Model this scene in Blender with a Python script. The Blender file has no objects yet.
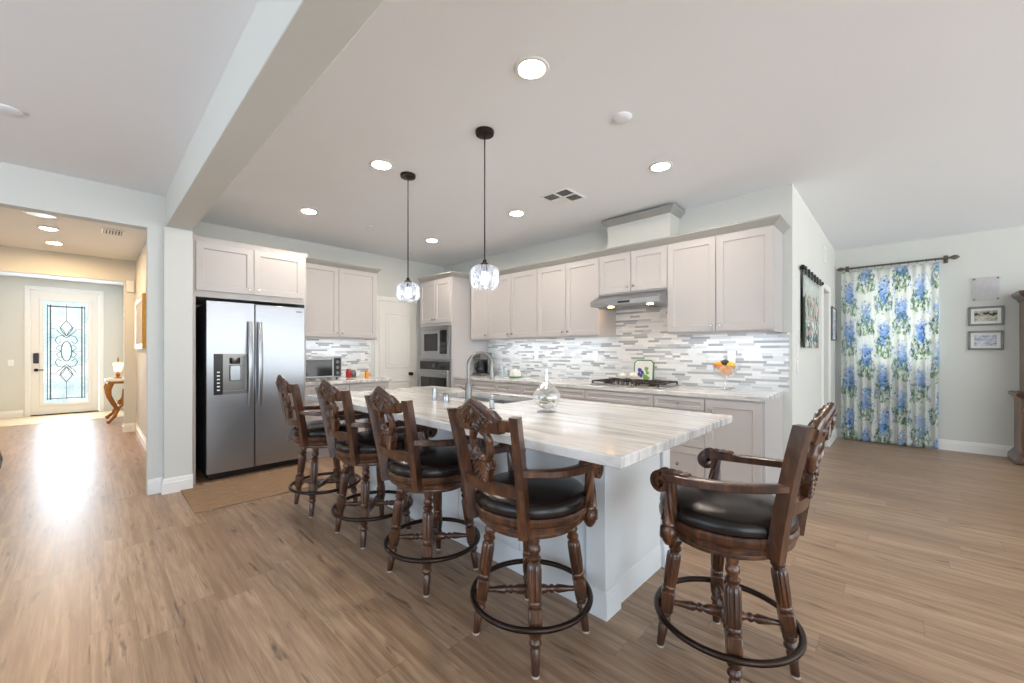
import bpy, bmesh, math, random
from mathutils import Vector, Matrix
random.seed(7)
PI = math.pi
sc = bpy.context.scene
COL = sc.collection

# ------------------------------------------------------------------ camera, light, exposure
CAM_H, F_PX, YAW, HORIZON = 1.26, 404.3, 46.23, 351.8
cam_d = bpy.data.cameras.new('camera')
cam = bpy.data.objects.new('camera', cam_d)
COL.objects.link(cam)
cam.location = (0, 0, CAM_H)
cam.rotation_euler = (PI / 2, 0, -math.radians(YAW))
cam_d.sensor_fit = 'HORIZONTAL'
cam_d.sensor_width = 36.0
cam_d.lens = 36.0 * F_PX / 1024.0
cam_d.shift_y = (HORIZON - 341.5) / 1024.0
cam_d.clip_start = 0.02
sc.camera = cam

world = bpy.data.worlds.new('daylight')
sc.world = world
world.use_nodes = True
bg = world.node_tree.nodes['Background']
# open sky above; brighter half below the horizon added to lift the ceilings
wt = world.node_tree
w_tc = wt.nodes.new('ShaderNodeTexCoord')
w_sep = wt.nodes.new('ShaderNodeSeparateXYZ')
w_ramp = wt.nodes.new('ShaderNodeValToRGB')
w_add = wt.nodes.new('ShaderNodeMath')
w_add.operation = 'MULTIPLY_ADD'
w_add.inputs[1].default_value = 0.5
w_add.inputs[2].default_value = 0.5
wt.links.new(w_tc.outputs['Generated'], w_sep.inputs[0])
wt.links.new(w_sep.outputs[2], w_add.inputs[0])
wt.links.new(w_add.outputs[0], w_ramp.inputs[0])
w_ramp.color_ramp.elements[0].position = 0.49
w_ramp.color_ramp.elements[0].color = (0.96, 0.97, 0.98, 1)
w_ramp.color_ramp.elements[1].position = 0.515
w_ramp.color_ramp.elements[1].color = (0.40, 0.435, 0.46, 1)
wt.links.new(w_ramp.outputs[0], bg.inputs[0])
bg.inputs[1].default_value = 2.4

sc.view_settings.view_transform = 'Standard'
sc.view_settings.look = 'None'
sc.view_settings.gamma = 1.0
sc.view_settings.use_curve_mapping = False
sc.view_settings.exposure = 0.93

CAN_POWER = 165.0
STRIP_POWER = 16.0


def area_light(name, loc, rot, sx, sy, power, color):
    d = bpy.data.lights.new(name, 'AREA')
    d.shape = 'RECTANGLE'
    d.size, d.size_y, d.energy, d.color = sx, sy, power, color
    o = bpy.data.objects.new(name, d)
    o.location, o.rotation_euler = loc, rot
    COL.objects.link(o)
    return o


# large windows of the rooms behind the camera
area_light('window_daylight', (-2.2, -4.6, 1.6), (PI / 2, 0, 0), 3.0, 2.2, 50, (0.66, 0.82, 1.0))
area_light('side_window_daylight', (-3.9, 1.6, 1.45), (0, -PI / 2, 0), 1.6, 3.2, 40, (0.60, 0.77, 1.0))
area_light('patio_door_daylight', (3.4, -4.8, 1.25), (PI / 2, 0, 0), 3.6, 2.1, 20, (0.72, 0.87, 1.0))
# daylight falling through the glazed entry door
area_light('entry_daylight', (-0.335, 12.12, 1.3), (-PI / 2, 0, 0), 0.62, 2.0, 30, (0.72, 0.86, 1.0))


# ------------------------------------------------------------------ materials
def lin(c):
    r = []
    for x in c:
        x /= 255.0
        r.append(x / 12.92 if x <= 0.04045 else ((x + 0.055) / 1.055) ** 2.4)
    return (r[0], r[1], r[2], 1.0)


class G:
    """small node-graph helper"""
    def __init__(s, name):
        s.m = bpy.data.materials.new(name)
        s.m.use_nodes = True
        s.t = s.m.node_tree
        s.b = s.t.nodes['Principled BSDF']
        s.out = s.t.nodes['Material Output']

    def put(s, sock, v):
        if isinstance(v, bpy.types.NodeSocket):
            s.t.links.new(v, sock)
        elif v is not None:
            if hasattr(sock.default_value, '__len__') and not hasattr(v, '__len__'):
                v = [v] * len(sock.default_value)
            if hasattr(v, '__len__') and len(v) == 4 and len(sock.default_value) == 3:
                v = v[:3]
            sock.default_value = v

    def node(s, typ, **kw):
        n = s.t.nodes.new(typ)
        for k, v in kw.items():
            if k.startswith('i_'):
                key = k[2:]
                s.put(n.inputs[int(key)] if key.isdigit() else n.inputs[key.replace('_', ' ')], v)
            else:
                setattr(n, k, v)
        return n

    def math(s, op, a, b=None, c=None):
        n = s.node('ShaderNodeMath', operation=op)
        for i, v in enumerate((a, b, c)):
            if v is not None:
                s.put(n.inputs[i], v)
        return n.outputs[0]

    def coord(s, kind='Object'):
        return s.node('ShaderNodeTexCoord').outputs[kind]

    def sep(s, v):
        return s.node('ShaderNodeSeparateXYZ', i_0=v).outputs

    def comb(s, x, y, z=0.0):
        return s.node('ShaderNodeCombineXYZ', i_0=x, i_1=y, i_2=z).outputs[0]

    def mapping(s, v, scale=(1, 1, 1), loc=(0, 0, 0), rot=(0, 0, 0)):
        return s.node('ShaderNodeMapping', i_Vector=v, i_Scale=scale, i_Location=loc, i_Rotation=rot).outputs[0]

    def noise(s, v, scale=5.0, detail=3.0, rough=0.5, out=0, dist=0.0):
        return s.node('ShaderNodeTexNoise', i_Vector=v, i_Scale=scale, i_Detail=detail, i_Roughness=rough, i_Distortion=dist).outputs[out]

    def voronoi(s, v, scale=5.0, feature='F1', out=0):
        return s.node('ShaderNodeTexVoronoi', feature=feature, i_Vector=v, i_Scale=scale).outputs[out]

    def white(s, v):
        return s.node('ShaderNodeTexWhiteNoise', noise_dimensions='3D', i_Vector=v).outputs[0]

    def ramp(s, f, stops, interp='LINEAR'):
        n = s.node('ShaderNodeValToRGB', i_0=f)
        r = n.color_ramp
        r.interpolation = interp
        while len(r.elements) < len(stops):
            r.elements.new(0.5)
        for e, (p, c) in zip(r.elements, stops):
            e.position = p
            e.color = c if len(c) == 4 else lin(c)
        return n.outputs[0]

    def mix(s, f, a, b, blend='MIX'):
        n = s.node('ShaderNodeMix', data_type='RGBA', blend_type=blend)
        s.put(n.inputs[0], f)
        s.put(n.inputs[6], a)
        s.put(n.inputs[7], b)
        return n.outputs[2]

    def set(s, **kw):
        for k, v in kw.items():
            s.put(s.b.inputs[k.replace('_', ' ')], v)
        return s.m

    def bump(s, h, strength=0.2, dist=0.01):
        n = s.node('ShaderNodeBump', i_Height=h, i_Strength=strength, i_Distance=dist)
        s.put(s.b.inputs['Normal'], n.outputs[0])


def plain(name, c, rough=0.5, metal=0.0, vary=0.03, scale=6.0, **kw):
    g = G(name)
    n = g.noise(g.coord(), scale, 4)
    c = lin(c)
    a = tuple(x * (1 - vary) for x in c[:3]) + (1,)
    b = tuple(min(1, x * (1 + vary)) for x in c[:3]) + (1,)
    g.set(Base_Color=g.mix(n, a, b), Roughness=rough, Metallic=metal, **kw)
    return g.m


def emit(name, c, strength):
    g = G(name)
    g.set(Base_Color=lin(c), Emission_Color=lin(c), Emission_Strength=strength)
    return g.m


M = {}
M['wall'] = plain('wall_paint', (212, 213, 207), 0.75, vary=0.012, scale=2)
M['ceiling'] = plain('ceiling_paint', (238, 241, 244), 0.9, vary=0.01, scale=2)
M['white'] = plain('white_trim_paint', (236, 235, 231), 0.4, vary=0.01)
M['door_white'] = plain('door_paint', (234, 232, 226), 0.4, vary=0.01)
M['cabinet'] = plain('cabinet_paint', (184, 180, 178), 0.42, vary=0.012)
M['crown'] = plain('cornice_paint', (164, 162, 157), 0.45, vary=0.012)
M['island'] = plain('island_paint', (226, 230, 232), 0.35, vary=0.012)
M['plastic'] = plain('white_plastic', (240, 240, 236), 0.35, vary=0.01)
M['nickel'] = plain('brushed_nickel', (132, 129, 125), 0.3, 1.0)
M['knob'] = plain('satin_knob', (196, 192, 186), 0.25, 1.0)
M['sink_steel'] = plain('sink_steel', (170, 171, 173), 0.4, 1.0)
M['chrome'] = plain('chrome', (168, 170, 172), 0.14, 1.0, vary=0.0)
M['black'] = plain('black_plastic', (16, 16, 18), 0.3)
M['dark_metal'] = plain('dark_bronze', (44, 36, 32), 0.4, 0.7)
M['iron'] = plain('cast_iron', (58, 48, 42), 0.5, 0.4)
M['rod_metal'] = plain('aged_pewter', (104, 98, 90), 0.4, 0.6)
M['ring_metal'] = plain('bronze_foot_rail', (58, 46, 40), 0.3, 0.85)
M['dark_glass'] = plain('black_glass', (22, 23, 24), 0.06, vary=0.0)
M['gap'] = plain('shadow_recess_grey', (40, 40, 42), 0.6)
M['fridge_side'] = plain('fridge_side_grey', (70, 72, 76), 0.45, 0.2)
M['gold'] = plain('antique_gold', (188, 140, 62), 0.35, 0.65, vary=0.25, scale=30)
M['oak_gold'] = plain('carved_gilt_wood', (170, 112, 48), 0.45, 0.35, vary=0.3, scale=25)
M['marble'] = plain('cream_marble', (226, 216, 198), 0.2, vary=0.08)
M['silver_frame'] = plain('pewter_frame', (120, 122, 118), 0.35, 0.6)
M['mat_board'] = plain('mat_board', (236, 236, 232), 0.8, vary=0.01)
M['orange'] = plain('orange_peel', (245, 150, 30), 0.45, vary=0.12, scale=60)
M['yellow'] = plain('yellow_orange_peel', (250, 178, 40), 0.45, vary=0.1, scale=60)
M['avocado'] = plain('avocado_skin', (52, 66, 40), 0.6, vary=0.3, scale=60)
M['red'] = plain('red_glaze', (168, 40, 36), 0.3)
M['cream'] = plain('cream_glaze', (236, 226, 206), 0.3)
M['green'] = plain('green_glaze', (74, 128, 84), 0.3)
M['foot_white'] = plain('felt_foot', (176, 166, 154), 0.8)
M['lampshade'] = emit('lit_lampshade', (255, 214, 150), 1.6)
M['can_glow'] = emit('recessed_lamp', (255, 240, 222), CAN_POWER)
M['hall_glow'] = emit('hall_recessed_lamp', (255, 212, 160), CAN_POWER * 1.7)
M['strip_glow'] = emit('under_cabinet_led', (240, 246, 255), STRIP_POWER)
M['hood_glow'] = emit('hood_lamp', (255, 196, 120), 30.0)
M['bulb_glow'] = emit('pendant_bulb', (236, 242, 255), 9.0)


def mat_floor():
    g = G('oak_vinyl_planks')
    x, y, z = g.sep(g.coord())
    W, L = 0.15, 1.22
    col = g.math('FLOOR', g.math('DIVIDE', x, W))
    off = g.math('MULTIPLY', g.white(g.comb(col, 3.1, 0.0)), L)
    yy = g.math('DIVIDE', g.math('ADD', y, off), L)
    row = g.math('FLOOR', yy)
    rnd = g.white(g.comb(col, row, 1.7))
    rnd2 = g.white(g.comb(col, row, 9.2))
    gx = g.math('ADD', x, g.math('MULTIPLY', rnd, 3.0))
    gy = g.math('ADD', y, g.math('MULTIPLY', rnd2, 11.0))
    grain = g.noise(g.comb(g.math('MULTIPLY', gx, 26), g.math('MULTIPLY', gy, 1.2)), 1.0, 6, 0.68, dist=0.2)
    fine = g.noise(g.comb(g.math('MULTIPLY', gx, 120), g.math('MULTIPLY', gy, 5)), 1.0, 3, 0.6)
    knot = g.noise(g.comb(g.math('MULTIPLY', gx, 24), g.math('MULTIPLY', gy, 2.6)), 1.0, 4, 0.6, dist=0.35)
    base = g.ramp(rnd, [(0, (168, 140, 114)), (0.5, (177, 149, 122)), (1, (187, 159, 132))])
    c = g.mix(g.ramp(grain, [(0.40, (0, 0, 0, 1)), (0.58, (1, 1, 1, 1))]), g.mix(0.55, base, lin((108, 78, 55))), base)
    c = g.mix(g.math('MULTIPLY', g.ramp(fine, [(0.4, (0, 0, 0, 1)), (0.62, (1, 1, 1, 1))]), 0.34), c, lin((128, 96, 70)))
    streak = g.noise(g.comb(g.math('MULTIPLY', gx, 9), g.math('MULTIPLY', gy, 0.7)), 1.0, 4, 0.55, dist=0.8)
    c = g.mix(g.ramp(streak, [(0.44, (0, 0, 0, 1)), (0.64, (0.26, 0.26, 0.26, 1))]), c, lin((140, 114, 92)))
    c = g.mix(g.ramp(knot, [(0.60, (0, 0, 0, 1)), (0.72, (0.8, 0.8, 0.8, 1))]), c, lin((62, 42, 30)))
    fx = g.math('FRACT', g.math('DIVIDE', x, W))
    fy = g.math('FRACT', yy)
    seam = g.math('MAXIMUM', g.math('LESS_THAN', fx, 0.012), g.math('LESS_THAN', fy, 0.0022))
    c = g.mix(g.math('MULTIPLY', seam, 0.45), c, lin((88, 66, 50)))
    g.set(Base_Color=c, Roughness=g.math('ADD', 0.30, g.math('MULTIPLY', grain, 0.12)))
    g.bump(g.math('SUBTRACT', grain, g.math('MULTIPLY', seam, 0.6)), 0.08, 0.004)
    return g.m


def mat_counter():
    g = G('veined_quartzite')
    x, y, z = g.sep(g.coord())
    zz = g.math('MULTIPLY', z, 3.0)
    warp = g.noise(g.comb(g.math('MULTIPLY', x, 3), y, zz), 1.2, 3)
    xs = g.math('ADD', x, g.math('MULTIPLY', warp, 0.22))
    v1 = g.noise(g.comb(g.math('MULTIPLY', xs, 16), g.math('MULTIPLY', y, 1.3), zz), 1.0, 7, 0.68)
    v2 = g.noise(g.comb(g.math('MULTIPLY', xs, 34), g.math('MULTIPLY', y, 2.4), g.math('ADD', zz, 5)), 1.0, 6, 0.7)
    c = g.ramp(v1, [(0.28, (128, 124, 118)), (0.40, (180, 177, 173)), (0.5, (208, 206, 203)), (0.62, (224, 222, 219)), (0.75, (164, 160, 152))])
    c = g.mix(g.ramp(v2, [(0.56, (0, 0, 0, 1)), (0.72, (0.7, 0.7, 0.7, 1))]), c, lin((146, 146, 138)))
    g.set(Base_Color=c, Roughness=0.13)
    return g.m


def mat_splash(axis):
    g = G('linear_mosaic_tile_' + axis)
    x, y, z = g.sep(g.coord())
    a = y if axis == 'y' else x
    RH = 0.0235
    zr = g.math('DIVIDE', z, RH)
    r = g.math('FLOOR', zr)
    w = g.math('ADD', 0.075, g.math('MULTIPLY', g.white(g.comb(r, 1.3, 0.0)), 0.12))
    c = g.math('ADD', g.math('DIVIDE', a, w), g.math('MULTIPLY', g.white(g.comb(r, 4.4, 2.0)), 7.0))
    i = g.math('FLOOR', c)
    rnd = g.white(g.comb(r, i, 5.0))
    tone = g.ramp(rnd, [(0, (238, 238, 234)), (0.34, (222, 224, 222)), (0.54, (242, 240, 236)), (0.66, (178, 181, 182)),
                        (0.82, (162, 164, 164)), (0.92, (200, 202, 201))], 'CONSTANT')
    vein = g.noise(g.comb(g.math('MULTIPLY', a, 9), g.math('MULTIPLY', z, 40), i), 1.0, 4)
    tone = g.mix(g.math('MULTIPLY', vein, 0.22), tone, lin((188, 190, 190)))
    m = g.math('MAXIMUM', g.math('LESS_THAN', g.math('FRACT', zr), 0.07),
               g.math('LESS_THAN', g.math('MULTIPLY', g.math('FRACT', c), w), 0.002))
    tone = g.mix(m, tone, lin((214, 212, 208)))
    g.set(Base_Color=tone, Roughness=g.math('ADD', 0.14, g.math('MULTIPLY', m, 0.5)))
    g.bump(g.math('SUBTRACT', 1.0, m), 0.25, 0.002)
    return g.m


def mat_wood(name, c1, c2, c3, rough=0.33, sc_=1.0):
    g = G(name)
    v = g.mapping(g.coord(), (26 * sc_, 26 * sc_, 5 * sc_))
    n = g.noise(v, 1.0, 5, 0.6, dist=0.8)
    f = g.noise(g.coord(), 160 * sc_, 2)
    c = g.ramp(n, [(0.3, c1), (0.52, c2), (0.72, c3)])
    c = g.mix(g.math('MULTIPLY', f, 0.25), c, lin(c1))
    g.set(Base_Color=c, Roughness=rough, Coat_Weight=0.5, Coat_Roughness=0.15)
    return g.m


def mat_leather():
    g = G('dark_leather')
    v = g.voronoi(g.coord(), 240)
    n = g.noise(g.coord(), 9, 3)
    g.set(Base_Color=g.mix(n, lin((20, 15, 14)), lin((32, 23, 20))), Roughness=0.24, Specular_IOR_Level=0.4)
    g.bump(v, 0.12, 0.002)
    return g.m


def mat_steel():
    g = G('brushed_stainless')
    v = g.mapping(g.coord(), (3, 3, 220))
    n = g.noise(v, 1.0, 3, 0.6)
    g.set(Base_Color=g.mix(n, lin((158, 160, 163)), lin((172, 174, 177))), Metallic=1.0,
          Roughness=g.math('ADD', 0.27, g.math('MULTIPLY', n, 0.04)))
    return g.m


def mat_clear(name, tint=(1, 1, 1, 1), trans=0.72, diffuse=0.0):
    g = G(name)
    tr = g.node('ShaderNodeBsdfTransparent', i_Color=tint)
    gl = g.node('ShaderNodeBsdfGlossy', i_Color=(1, 1, 1, 1), i_Roughness=0.04)
    lw = g.node('ShaderNodeLayerWeight', i_Blend=0.35)
    f = g.math('ADD', 1.0 - trans - 0.12, g.math('MULTIPLY', lw.outputs[1], 0.55))
    mx = g.node('ShaderNodeMixShader', i_0=f, i_1=tr.outputs[0], i_2=gl.outputs[0])
    res = mx.outputs[0]
    if diffuse:
        tl = g.node('ShaderNodeBsdfTranslucent', i_Color=(0.92, 0.95, 1, 1))
        mx2 = g.node('ShaderNodeMixShader', i_0=diffuse, i_1=res, i_2=tl.outputs[0])
        res = mx2.outputs[0]
    g.t.links.new(res, g.out.inputs[0])
    return g.m


def mat_curtain():
    g = G('floral_curtain_cloth')
    uv = g.coord('UV')
    nz = g.noise(uv, 9, 3, 0.6, out=1)
    wx = g.sep(nz)
    u, v, _ = g.sep(uv)
    u = g.math('ADD', u, g.math('MULTIPLY', g.math('SUBTRACT', wx[0], 0.5), 0.17))
    v = g.math('ADD', v, g.math('MULTIPLY', g.math('SUBTRACT', wx[1], 0.5), 0.24))
    px = g.math('DIVIDE', u, 0.262)
    ci = g.math('FLOOR', px)
    st = g.math('MULTIPLY', g.math('MODULO', g.math('ABSOLUTE', ci), 2.0), 0.5)
    py = g.math('ADD', g.math('DIVIDE', v, 0.60), g.math('ADD', st, 0.02))
    ri = g.math('FLOOR', py)
    lx = g.math('SUBTRACT', g.math('FRACT', px), 0.5)
    ly = g.math('SUBTRACT', g.math('FRACT', py), 0.5)
    rr = g.white(g.comb(ci, ri, 2.0))

    def ell(cx, cy, a, b):
        dx = g.math('DIVIDE', g.math('SUBTRACT', lx, cx), a)
        dy = g.math('DIVIDE', g.math('SUBTRACT', ly, cy), b)
        return g.math('ADD', g.math('MULTIPLY', dx, dx), g.math('MULTIPLY', dy, dy))
    petal = g.voronoi(uv, 34)
    pcol = g.voronoi(uv, 34, out=1)
    fl = ell(0.0, 0.04, 0.40, 0.37)
    flm = g.math('LESS_THAN', g.math('ADD', fl, g.math('MULTIPLY', petal, 1.5)), 1.28)
    grad = g.math('ADD', ly, 0.38)
    blue = g.ramp(grad, [(0.02, (34, 122, 190)), (0.24, (82, 154, 220)), (0.46, (146, 186, 230)), (0.72, (196, 204, 234))])
    pv = g.sep(pcol)
    blue = g.mix(g.math('MULTIPLY', pv[0], 0.5), blue, lin((236, 240, 246)))
    blue = g.mix(g.math('MULTIPLY', g.math('GREATER_THAN', pv[1], 0.86), 0.7), blue, lin((20, 128, 170)))
    leafn = g.noise(g.mapping(uv, (1, 0.55, 1), rot=(0, 0, 0.6)), 30, 2, 0.5)
    leafn2 = g.noise(g.mapping(uv, (1, 0.5, 1), rot=(0, 0, -0.7)), 28, 2, 0.5)
    lf = ell(0.0, -0.28, 0.62, 0.25)
    lfm = g.math('MULTIPLY', g.math('LESS_THAN', lf, 1.0),
                 g.math('GREATER_THAN', g.math('MAXIMUM', leafn, leafn2), 0.545))
    lf2 = g.math('MULTIPLY', g.math('LESS_THAN', ell(0.0, -0.05, 0.62, 0.5), 1.0), g.math('GREATER_THAN', leafn2, 0.64))
    green = g.ramp(leafn, [(0.35, (70, 112, 92)), (0.5, (116, 158, 122)), (0.62, (166, 194, 152))])
    c = lin((240, 241, 236))
    # paler lavender sprays between the main clusters
    sx = g.math('SUBTRACT', g.math('FRACT', g.math('ADD', px, 0.5)), 0.5)
    sy = g.math('SUBTRACT', g.math('FRACT', g.math('ADD', py, 0.30)), 0.5)
    sx, sy = g.math('DIVIDE', sx, 0.26), g.math('DIVIDE', sy, 0.30)
    spr = g.math('ADD', g.math('MULTIPLY', sx, sx), g.math('MULTIPLY', sy, sy))
    sprm = g.math('LESS_THAN', g.math('ADD', spr, g.math('MULTIPLY', petal, 1.6)), 1.15)
    c = g.mix(g.math('MULTIPLY', sprm, 0.75), c, g.mix(pv[2], lin((170, 184, 226)), lin((206, 206, 232))))
    c = g.mix(g.math('MULTIPLY', lf2, 0.6), c, lin((168, 196, 170)))
    c = g.mix(g.math('MULTIPLY', lfm, 0.85), c, green)
    c = g.mix(g.math('MULTIPLY', flm, g.math('ADD', 0.62, g.math('MULTIPLY', rr, 0.38))), c, blue)
    df = g.node('ShaderNodeBsdfDiffuse', i_Color=c)
    tl = g.node('ShaderNodeBsdfTranslucent', i_Color=c)
    mx = g.node('ShaderNodeMixShader', i_0=0.45, i_1=df.outputs[0], i_2=tl.outputs[0])
    g.t.links.new(mx.outputs[0], g.out.inputs[0])
    return g.m


def mat_tapestry():
    g = G('garden_tapestry_weave')
    v = g.coord()
    x, y, z = g.sep(v)
    n1 = g.noise(v, 9, 4, 0.7)
    n2 = g.voronoi(v, 22, out=1)
    k = g.sep(n2)
    c = g.ramp(g.math('ADD', g.math('MULTIPLY', n1, 0.7), g.math('MULTIPLY', k[0], 0.3)),
               [(0.26, (58, 76, 62)), (0.38, (112, 134, 108)), (0.50, (166, 178, 172)), (0.62, (196, 174, 170)), (0.72, (224, 224, 214))])
    low = g.ramp(g.math('ADD', g.math('MULTIPLY', n1, 0.5), g.math('MULTIPLY', k[1], 0.5)),
                 [(0.26, (62, 76, 80)), (0.46, (138, 160, 160)), (0.7, (222, 226, 214))])
    c = g.mix(g.math('LESS_THAN', g.math('ADD', z, g.math('MULTIPLY', n1, 0.3)), 1.72), c, low)
    c = g.mix(g.math('GREATER_THAN', k[2], 0.9), c, lin((186, 124, 122)))
    c = g.mix(g.math('LESS_THAN', g.math('ADD', x, g.math('MULTIPLY', n1, 0.2)), 4.84), c, lin((48, 66, 52)))
    top = g.math('GREATER_THAN', g.math('ADD', z, g.math('MULTIPLY', n1, 0.5)), 2.07)
    c = g.mix(g.math('MULTIPLY', top, 0.8), c, lin((190, 200, 194)))
    g.set(Base_Color=c, Roughness=0.95)
    return g.m


def mat_rug():
    g = G('tan_woven_runner')
    x, y, z = g.sep(g.coord())
    w = g.math('SINE', g.math('MULTIPLY', y, 900))
    n = g.noise(g.comb(g.math('MULTIPLY', x, 8), g.math('MULTIPLY', y, 60)), 1.0, 4)
    c = g.ramp(n, [(0.3, (132, 104, 78)), (0.7, (160, 130, 100))])
    edge = g.math('LESS_THAN', g.math('FRACT', g.math('MULTIPLY', x, 40)), 0.4)
    near = g.math('LESS_THAN', x, 0.30)
    c = g.mix(g.math('MULTIPLY', g.math('MULTIPLY', edge, near), 0.5), c, lin((120, 88, 60)))
    g.set(Base_Color=c, Roughness=0.95)
    g.bump(w, 0.2, 0.002)
    return g.m


def mat_art(name, kind):
    g = G(name)
    v = g.coord()
    x, y, z = g.sep(v)
    n = g.noise(g.mapping(v, (14, 1, 32)), 1.0, 5, 0.7)
    if kind == 'field':
        c = g.ramp(n, [(0.35, (96, 100, 84)), (0.5, (196, 194, 176)), (0.7, (226, 224, 210))])
        tree = g.noise(g.mapping(v, (26, 1, 24)), 1.0, 4, 0.6)
        band = g.math('SUBTRACT', 1.0, g.math('MULTIPLY', g.math('ABSOLUTE', g.math('SUBTRACT', z, 0.025)), 28))
        c = g.mix(g.math('GREATER_THAN', g.math('ADD', tree, g.math('MULTIPLY', band, 0.22)), 0.64), c, lin((46, 52, 48)))
    elif kind == 'map':
        c = g.ramp(n, [(0.38, (120, 128, 146)), (0.5, (196, 202, 214)), (0.64, (232, 234, 238))])
    else:
        line = g.math('SINE', g.math('MULTIPLY', z, 260))
        nn = g.noise(g.mapping(v, (90, 1, 12)), 1.0, 2)
        k = g.math('MULTIPLY', g.math('GREATER_THAN', line, 0.45), g.math('GREATER_THAN', nn, 0.5))
        c = g.mix(g.math('MULTIPLY', k, 0.35), lin((222, 214, 222)), lin((120, 108, 120)))
    g.set(Base_Color=c, Roughness=0.6)
    return g.m


def mat_door_glass():
    g = G('lit_leaded_glass')
    x, y, z = g.sep(g.coord())
    n = g.noise(g.coord(), 3.0, 3)
    n2 = g.voronoi(g.coord(), 60)
    c = g.ramp(g.math('ADD', g.math('MULTIPLY', n, 0.7), g.math('MULTIPLY', n2, 0.3)),
               [(0.3, (150, 182, 202)), (0.5, (188, 212, 224)), (0.7, (224, 236, 238))])
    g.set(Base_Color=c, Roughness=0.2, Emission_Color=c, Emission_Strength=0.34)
    return g.m


def mat_pouf():
    g = G('charcoal_woven_cloth')
    v = g.voronoi(g.coord(), 22, out=0)
    c = g.ramp(v, [(0.1, (30, 32, 38)), (0.5, (92, 96, 104)), (0.8, (140, 144, 150))])
    g.set(Base_Color=c, Roughness=0.95)
    g.bump(v, 0.4, 0.01)
    return g.m


def mat_plaque():
    g = G('painted_flower_tile')
    x, y, z = g.sep(g.coord())

    def blob(cy, cz, r):
        a = g.math('SUBTRACT', x, cy)
        b = g.math('SUBTRACT', z, cz)
        d = g.math('SQRT', g.math('ADD', g.math('MULTIPLY', a, a), g.math('MULTIPLY', b, b)))
        return g.math('LESS_THAN', g.math('ADD', d, g.math('MULTIPLY', g.noise(g.coord(), 70, 2), 0.03)), r + 0.015)
    c = lin((240, 240, 228))
    for cy, cz, r in ((0.03, 0.16, 0.022), (0.045, 0.12, 0.02), (0.02, 0.07, 0.028), (0.05, 0.06, 0.02), (0.0, 0.10, 0.015)):
        c = g.mix(blob(cy, cz, r), c, lin((126, 176, 84)))
    for cy, cz, r in ((-0.045, 0.145, 0.026), (-0.02, 0.12, 0.022), (-0.055, 0.10, 0.022), (-0.03, 0.085, 0.02)):
        c = g.mix(blob(cy, cz, r), c, lin((72, 70, 158)))
    g.set(Base_Color=c, Roughness=0.15)
    return g.m


M['floor'] = mat_floor()
M['counter'] = mat_counter()
M['splash_y'] = mat_splash('y')
M['splash_x'] = mat_splash('x')
M['wood'] = mat_wood('carved_walnut', (34, 18, 10), (76, 43, 23), (120, 73, 40))
M['cab_wood'] = mat_wood('stained_cabinet_wood', (62, 36, 20), (118, 72, 40), (150, 98, 56), 0.4, 0.4)
M['leather'] = mat_leather()
M['steel'] = mat_steel()
M['crystal'] = mat_clear('crystal_prisms', (0.90, 0.93, 0.97, 1), 0.62, 0.05)
M['clear'] = mat_clear('clear_glass', (0.96, 0.97, 0.97, 1), 0.70)
M['frosty'] = mat_clear('ribbed_glass', (0.96, 0.97, 0.97, 1), 0.62, 0.16)
M['curtain'] = mat_curtain()
M['tapestry'] = mat_tapestry()
M['rug'] = mat_rug()
M['art_field'] = mat_art('landscape_print', 'field')
M['art_map'] = mat_art('pale_blue_print', 'map')
M['art_cert'] = mat_art('certificate_print', 'cert')
M['door_glass'] = mat_door_glass()
M['pouf'] = mat_pouf()
M['plaque'] = mat_plaque()
M['tile_floor'] = plain('entry_stone_tile', (206, 186, 152), 0.4, vary=0.12, scale=8)
M['mirror'] = plain('mirror_silver', (235, 235, 232), 0.03, 1.0, vary=0)
M['moss'] = plain('green_moss', (110, 128, 60), 0.9, vary=0.5, scale=60)
M['petal'] = plain('white_petals', (222, 218, 210), 0.7, vary=0.05)
M['caming'] = plain('lead_caming', (58, 76, 92), 0.4, 0.4)


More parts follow.
